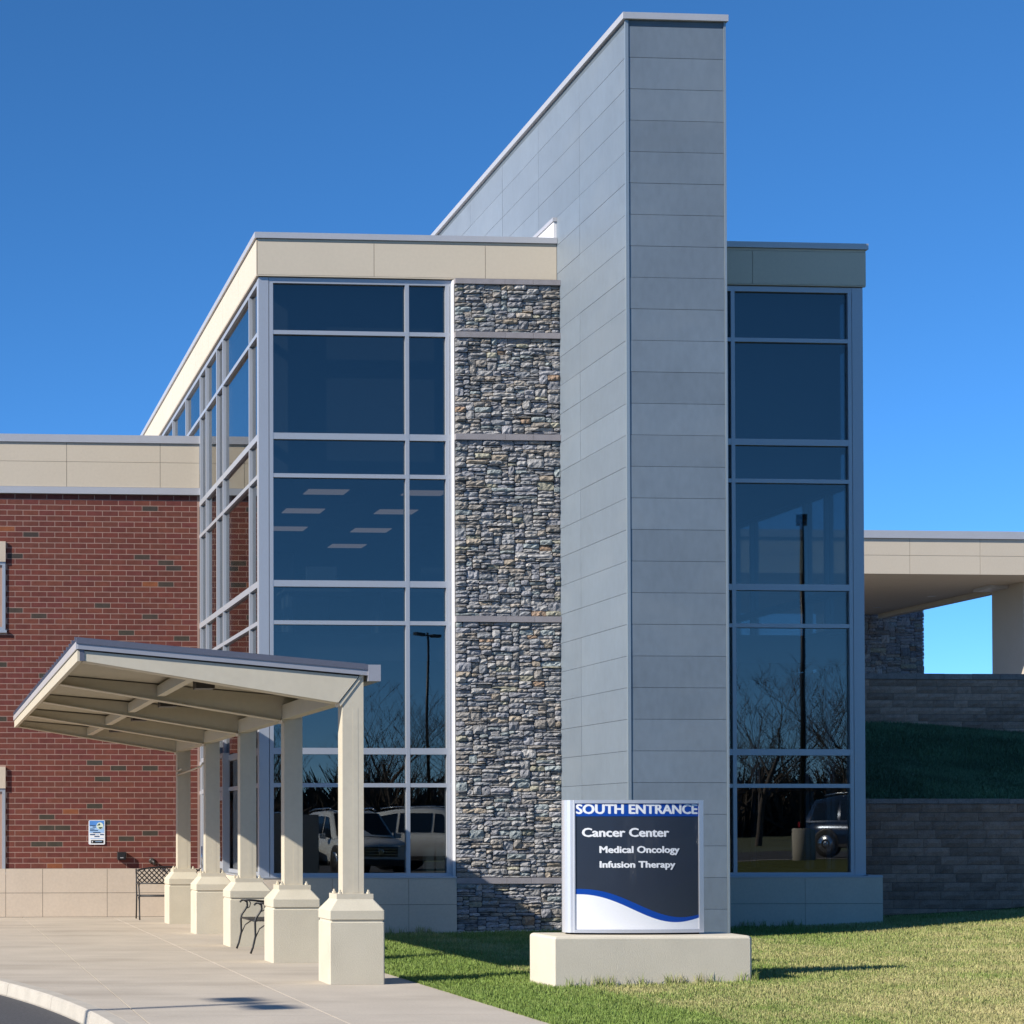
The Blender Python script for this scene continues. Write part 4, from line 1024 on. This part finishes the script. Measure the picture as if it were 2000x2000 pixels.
# ------------------------------------------------------------------ things the glass reflects and that cast shadows into view
def make_lamp():
    root = local_root('parking_lamp')
    g = MB(); g.lathe([(.30, -.4), (.30, .84), (.285, .87), (.0, .87)], 20); build(g, 'concrete_base', M['kerbm'], root)
    g = MB(); g.box(-.17, .17, -.17, .17, .871, .90); g.lathe([(.085, .90), (.07, 5), (.055, 9.6)], 12); build(g, 'pole', M['lampblack'], root)
    for s in (-1, 1):
        g = MB(); g.box(-.03, .03, min(0, s*.22), max(0, s*.22), 9.42, 9.50); build(g, 'arm', M['lampblack'], root)
        g = MB(); y0, y1 = sorted((s*.22, s*.66)); g.box(-.15, .15, y0, y1, 9.40, 9.54); build(g, 'lamp_head', M['lampblack'], root)
    return root
HL = 9.5; k = HL / math.tan(SUN_EL); hd = (3.42, 19.25)
lp = make_lamp(); lp.location = (hd[0] - k*math.cos(SUN_AZ), hd[1] - k*math.sin(SUN_AZ), -.12); lp.rotation_euler = (0,0,R(12))
tag(lp, 'parking lot lamp whose thin shadow falls across the walkway', 'lamp post', 'parking lot lamps')
l2 = copy_tree(lp); l2.location = (24.6, 8.3, float(terr(24.6, 8.3))); l2.rotation_euler = (0,0,R(24))
tag(l2, 'black parking lot lamp on a concrete base reflected in the right glass bay', 'lamp post', 'parking lot lamps')
l3 = copy_tree(lp); l3.location = (23.0, -27.0, float(terr(23.0, -27))+.2); l3.rotation_euler = (0,0,R(70))
tag(l3, 'far parking lot lamp reflected in the narrow panes beside the stone pier', 'lamp post', 'parking lot lamps')

def make_suv(paint):
    root = local_root('parked_car')       # nose towards +y, ground z=0
    L_, HW, = 4.75, .93
    st = [(-2.36,.48,.80,.80),(-2.30,.36,.98,.88),(-1.6,.28,1.02,.93),(0,.26,1.01,.94),(1.0,.27,1.00,.94),(1.55,.28,.97,.92),(2.05,.34,.90,.87),(2.32,.42,.74,.76)]
    g = MB()
    for (y, zb, zt, hw) in st:
        ring_ = [(-hw*.92,zb),(-hw,zb+.12),(-hw*1.0,zb+(zt-zb)*.6),(-hw*.95,zt-.05),(-hw*.86,zt),(0,zt+.045),(hw*.86,zt),(hw*.95,zt-.05),(hw,zb+(zt-zb)*.6),(hw,zb+.12),(hw*.92,zb)]
        for (x, z) in ring_: g.v.append((x, y, z))
    n = 11
    for i in range(len(st)-1):
        for q in range(n): q2 = (q+1) % n; g.face([i*n+q, i*n+q2, (i+1)*n+q2, (i+1)*n+q], True)
    g.face(list(range(n))); g.face([(len(st)-1)*n+n-1-q for q in range(n)])
    body = build(g, 'body', paint, root)
    gs = [(-2.18,1.00,.80),(-1.95,1.62,.68),(-1.2,1.74,.70),(-.2,1.76,.70),(.30,1.70,.68),(1.12,1.02,.80)]
    g = MB()
    for (y, z, hw) in gs:
        for (x, zz) in ((-.86,.98),(-hw-.02,z-.03),(-hw+.08,z),(0,z+.03),(hw-.08,z),(hw+.02,z-.03),(.86,.98)): g.v.append((x, y, max(zz,.98)))
    for i in range(len(gs)-1):
        for q in range(6): g.face([i*7+q, i*7+q+1, (i+1)*7+q+1, (i+1)*7+q], True)
    g.face([0,1,2,3,4,5,6]); cab = build(g, 'cabin', paint, root)
    gy = [k_[0] for k_ in gs]
    def side(y, v, off=.012):
        z = lerp(y, gy, [k_[1] for k_ in gs]) - .03; hw = lerp(y, gy, [k_[2] for k_ in gs]) + .02
        return (.86 + (hw-.86)*v + off, y, .98 + (z-.98)*v)
    def windscreen(ya, yb, za, zb, wa, wb, d):
        g = MB(); g.v = [(-wa, ya, za), (wa, ya, za), (wb, yb, zb), (-wb, yb, zb), (-wa, ya-d, za-.02), (wa, ya-d, za-.02), (wb, yb-d, zb-.02), (-wb, yb-d, zb-.02)]
        for q in ((0,1,2,3),(7,6,5,4),(0,4,5,1),(1,5,6,2),(2,6,7,3),(3,7,4,0)): g.face(list(q))
        return g
    build(windscreen(1.06, .38, 1.09, 1.685, .76, .62, .03), 'windscreen', M['carglass'], cab)
    build(windscreen(-2.155, -1.99, 1.16, 1.55, .70, .62, -.03), 'rear_window', M['carglass'], cab)
    for s in (-1, 1):
        for (ya, yb, yc2, yd) in ((-1.98,-1.12,-1.12,-1.84), (-1.02,-.02,-.02,-1.02), (.07,.82,.30,.07)):
            g = MB(); pts_ = [side(ya,.10), side(yb,.10), side(yc2,.86), side(yd,.86)]
            g.v = [(s*x, y, z) for (x, y, z) in pts_] + [(s*(x-.02), y, z) for (x, y, z) in pts_]
            for q in ((0,1,2,3),(7,6,5,4),(0,4,5,1),(1,5,6,2),(2,6,7,3),(3,7,4,0)): g.face(list(q))
            build(g, 'window', M['carglass'], cab)
        g = MB(); g.tube([(s*.62,-1.7,1.75),(s*.62,-1.2,1.82),(s*.62,0,1.83),(s*.62,.25,1.76)], .02, 6); build(g, 'roof_rail', M['chrome'], cab)
        g = MB(); g.prism([(.98,.98),(1.16,1.0),(1.16,1.12),(1.0,1.14)] if s > 0 else [(-.98,.98),(-1.16,1.0),(-1.16,1.12),(-1.0,1.14)], 'y', .62, .78); build(g, 'mirror', paint, root)
        g = MB(); g.prism([(s*.52,.70),(s*.80,.68),(s*.84,.82),(s*.54,.80)], 'y', 2.12, 2.30); build(g, 'headlight', M['clearlens'], root)
        g = MB(); g.prism([(s*.70,.78),(s*.86,.78),(s*.86,1.0),(s*.74,1.0)], 'y', -2.37, -2.22); build(g, 'tail_light', M['redlens'], root)
        g = MB(); g.box(min(s*.93,s*.965), max(s*.93,s*.965), -1.0, 1.0, .30, .38); build(g, 'side_skirt', M['dark_bronze'], root)
        for y in (-1.42, 1.45):
            g = MB(); g.lathe([(.30, s*.74), (.37, s*.76), (.38, s*.85), (.37, s*.95), (.27, s*.965)], 24, (0, y, .38), 'x'); wh = build(g, 'wheel', M['tyre'], root)
            g = MB(); g.lathe([(.26, s*.955), (.25, s*.975), (.09, s*.96), (.05, s*.985)], 20, (0, y, .38), 'x')
            build(g, 'rim', M['chrome'], wh)
            g = MB(); g.lathe([(.42, s*.80), (.42, s*.945), (.38, s*.950)], 24, (0, y, .40), 'x'); build(g, 'wheel_arch', M['dark_bronze'], root)
    g = MB(); g.box(-.48, .48, 2.24, 2.335, .52, .76); gr = build(g, 'grille', M['dark_bronze'], root)
    for z in (.57, .64, .71): g = MB(); g.box(-.46, .46, 2.336, 2.35, z-.012, z+.012); build(g, 'grille_bar', M['chrome'], gr)
    g = MB(); g.lathe([(.075, 2.351), (.075, 2.365), (.055, 2.366)], 16, (0, 0, .64), 'y'); build(g, 'emblem', M['chrome'], gr)
    g = MB(); g.box(-.84, .84, 2.10, 2.36, .30, .46); build(g, 'bumper', M['dark_bronze'], root)
    return root
def put(o, x, y, rz, label):
    o.location = (x, y, float(terr(x, y)) - .12); o.rotation_euler = (0,0,R(rz)); o.scale = (1.08, 1.08, 1.08); tag(o, label, 'car', 'cars parked across from the facade')
suv = make_suv(M['carwhite']); put(suv, 12.75, 4.1, -7, 'white car with black grille reflected in the ground floor glass behind the first column')
c2 = copy_tree(suv); put(c2, 16.3, 1.2, -50, 'white car turned sideways reflected in the narrow pane beside the stone pier')
sg_ = make_suv(M['cargrey']); put(sg_, 10.3, 2.6, -10, 'grey car reflected left of the white car in the ground floor glass')
sb_ = make_suv(M['carblue']); put(sb_, 29.7, 3.0, -30, 'dark blue car reflected in the lowest pane of the right glass bay')

def bare_tree(seed, H):
    r = random.Random(seed); tr, cr = MB(), MB()
    def grow(mb, p, d, L_, rad, lev):
        n = 4; pts = [p]; rs = [rad]; q = Vector(p); dd = Vector(d).normalized()
        for k in range(n):
            dd = (dd + Vector((r.gauss(0,.10), r.gauss(0,.10), r.gauss(.05,.06)))).normalized(); q = q + dd*L_/n; pts.append(tuple(q)); rs.append(rad*(1-.5*(k+1)/n))
        mb.tube(pts, rs, 6 if lev < 2 else 3, cap=False)
        if lev >= 4: return
        m = (7, 6, 5, 4)[lev]
        for k in range(m):
            i = r.randint(2, n) if lev else r.randint(1, n); s = Vector(pts[i]); ang = r.uniform(0, 6.28)
            side = Vector((math.cos(ang), math.sin(ang), r.uniform(.25,.9))); nd = (dd*.55 + side*.75).normalized()
            grow(cr, tuple(s), nd, L_*r.uniform(.5,.72), max(.006, rs[i]*r.uniform(.45,.62)), lev+1)
    grow(tr, (0,0,-.1), (0,0,1), H*.42, H*.016, 0)
    root = local_root('bare_tree'); build(tr, 'trunk', M['bark'], root); build(cr, 'crown', M['bark'], root)
    return root
T1, T2 = bare_tree(3, 8.5), bare_tree(11, 9.5)
spots = [(T1, 31.5, -11, 0, 1.0, 'leafless tree reflected behind the lamp in the right glass bay'), (T2, 18.5, -14, 0, .9, 'leafless tree reflected above the white car in the glass'),
         (T1, 22.5, -20, 70, .85, 'small leafless tree farther back in the glass reflection'), (T2, 37, -15, 140, 1.0, 'leafless tree at the right edge of the glass bay reflection'), (T2, 13.5, -19, 200, .9, 'leafless tree left of the first column in the glass reflection')]
used = set()
for (t, x, y, rz, s, lb) in spots:
    o = t if t.name not in used else copy_tree(t); used.add(t.name)
    o.location = (x, y, float(terr(x, y)) + .1); o.rotation_euler = (0,0,R(rz)); o.scale = (s,s,s); tag(o, lb, 'tree', 'leafless trees across the parking lot')
# far brown woodland, one mass
g = MB(); r = random.Random(4)
for k in range(22000):
    x = r.uniform(-25, 75); y = r.uniform(-46, -32); z0 = float(terr(min(x, 60), y)) + .012*(-9-y); h = r.uniform(.5, 2.6)*r.uniform(.6, 1.3) + .9*math.sin(x*.35)**2
    a = r.uniform(0, 3.14); l = r.gauss(0, 1.6); wv = r.uniform(.012, .04); b = len(g.v)
    for (zz, f) in ((0, .6), (h*.55, 1.6), (h, .2)):
        for s in (-1, 1): g.v.append((x + s*wv*f*2*math.cos(a) + l*zz/h, y + s*wv*f*2*math.sin(a), z0 + zz + r.uniform(-.1,.1)))
    g.face([b,b+1,b+3,b+2]); g.face([b+2,b+3,b+5,b+4])
def thicket(x, y, z0, H, r):
    def grow(p, d, L_, rad, lev):
        n = 3; pts = [p]; q = Vector(p); dd = Vector(d).normalized(); rs = [rad]
        for k in range(n):
            dd = (dd + Vector((r.gauss(0,.12), r.gauss(0,.12), r.gauss(.04,.06)))).normalized(); q = q + dd*L_/n; pts.append(tuple(q)); rs.append(rad*(1-.55*(k+1)/n))
        g.tube(pts, rs, 3, cap=False)
        if lev < 3:
            for k in range((6, 5, 5)[lev]):
                i = r.randint(1, n); a = r.uniform(0, 6.28); side = Vector((math.cos(a), math.sin(a), r.uniform(.2,.9)))
                grow(pts[i], dd*.6 + side*.7, L_*r.uniform(.5,.7), max(.012, rs[i]*.55), lev+1)
    grow((x, y, z0), (0,0,1), H*.45, H*.018, 0)
for k in range(190):
    x = -20 + 95*(k+r.random())/190; y = r.uniform(-46, -33); thicket(x, y, float(terr(min(x, 60), y)) + .012*(-9-y), r.uniform(3.5, 6.5), r)
tag(build(g, 'woodland', M['brush'], kind='stuff'), 'brown leafless brushwood far across the parking lot, seen in the glass', 'woodland', kind='stuff')
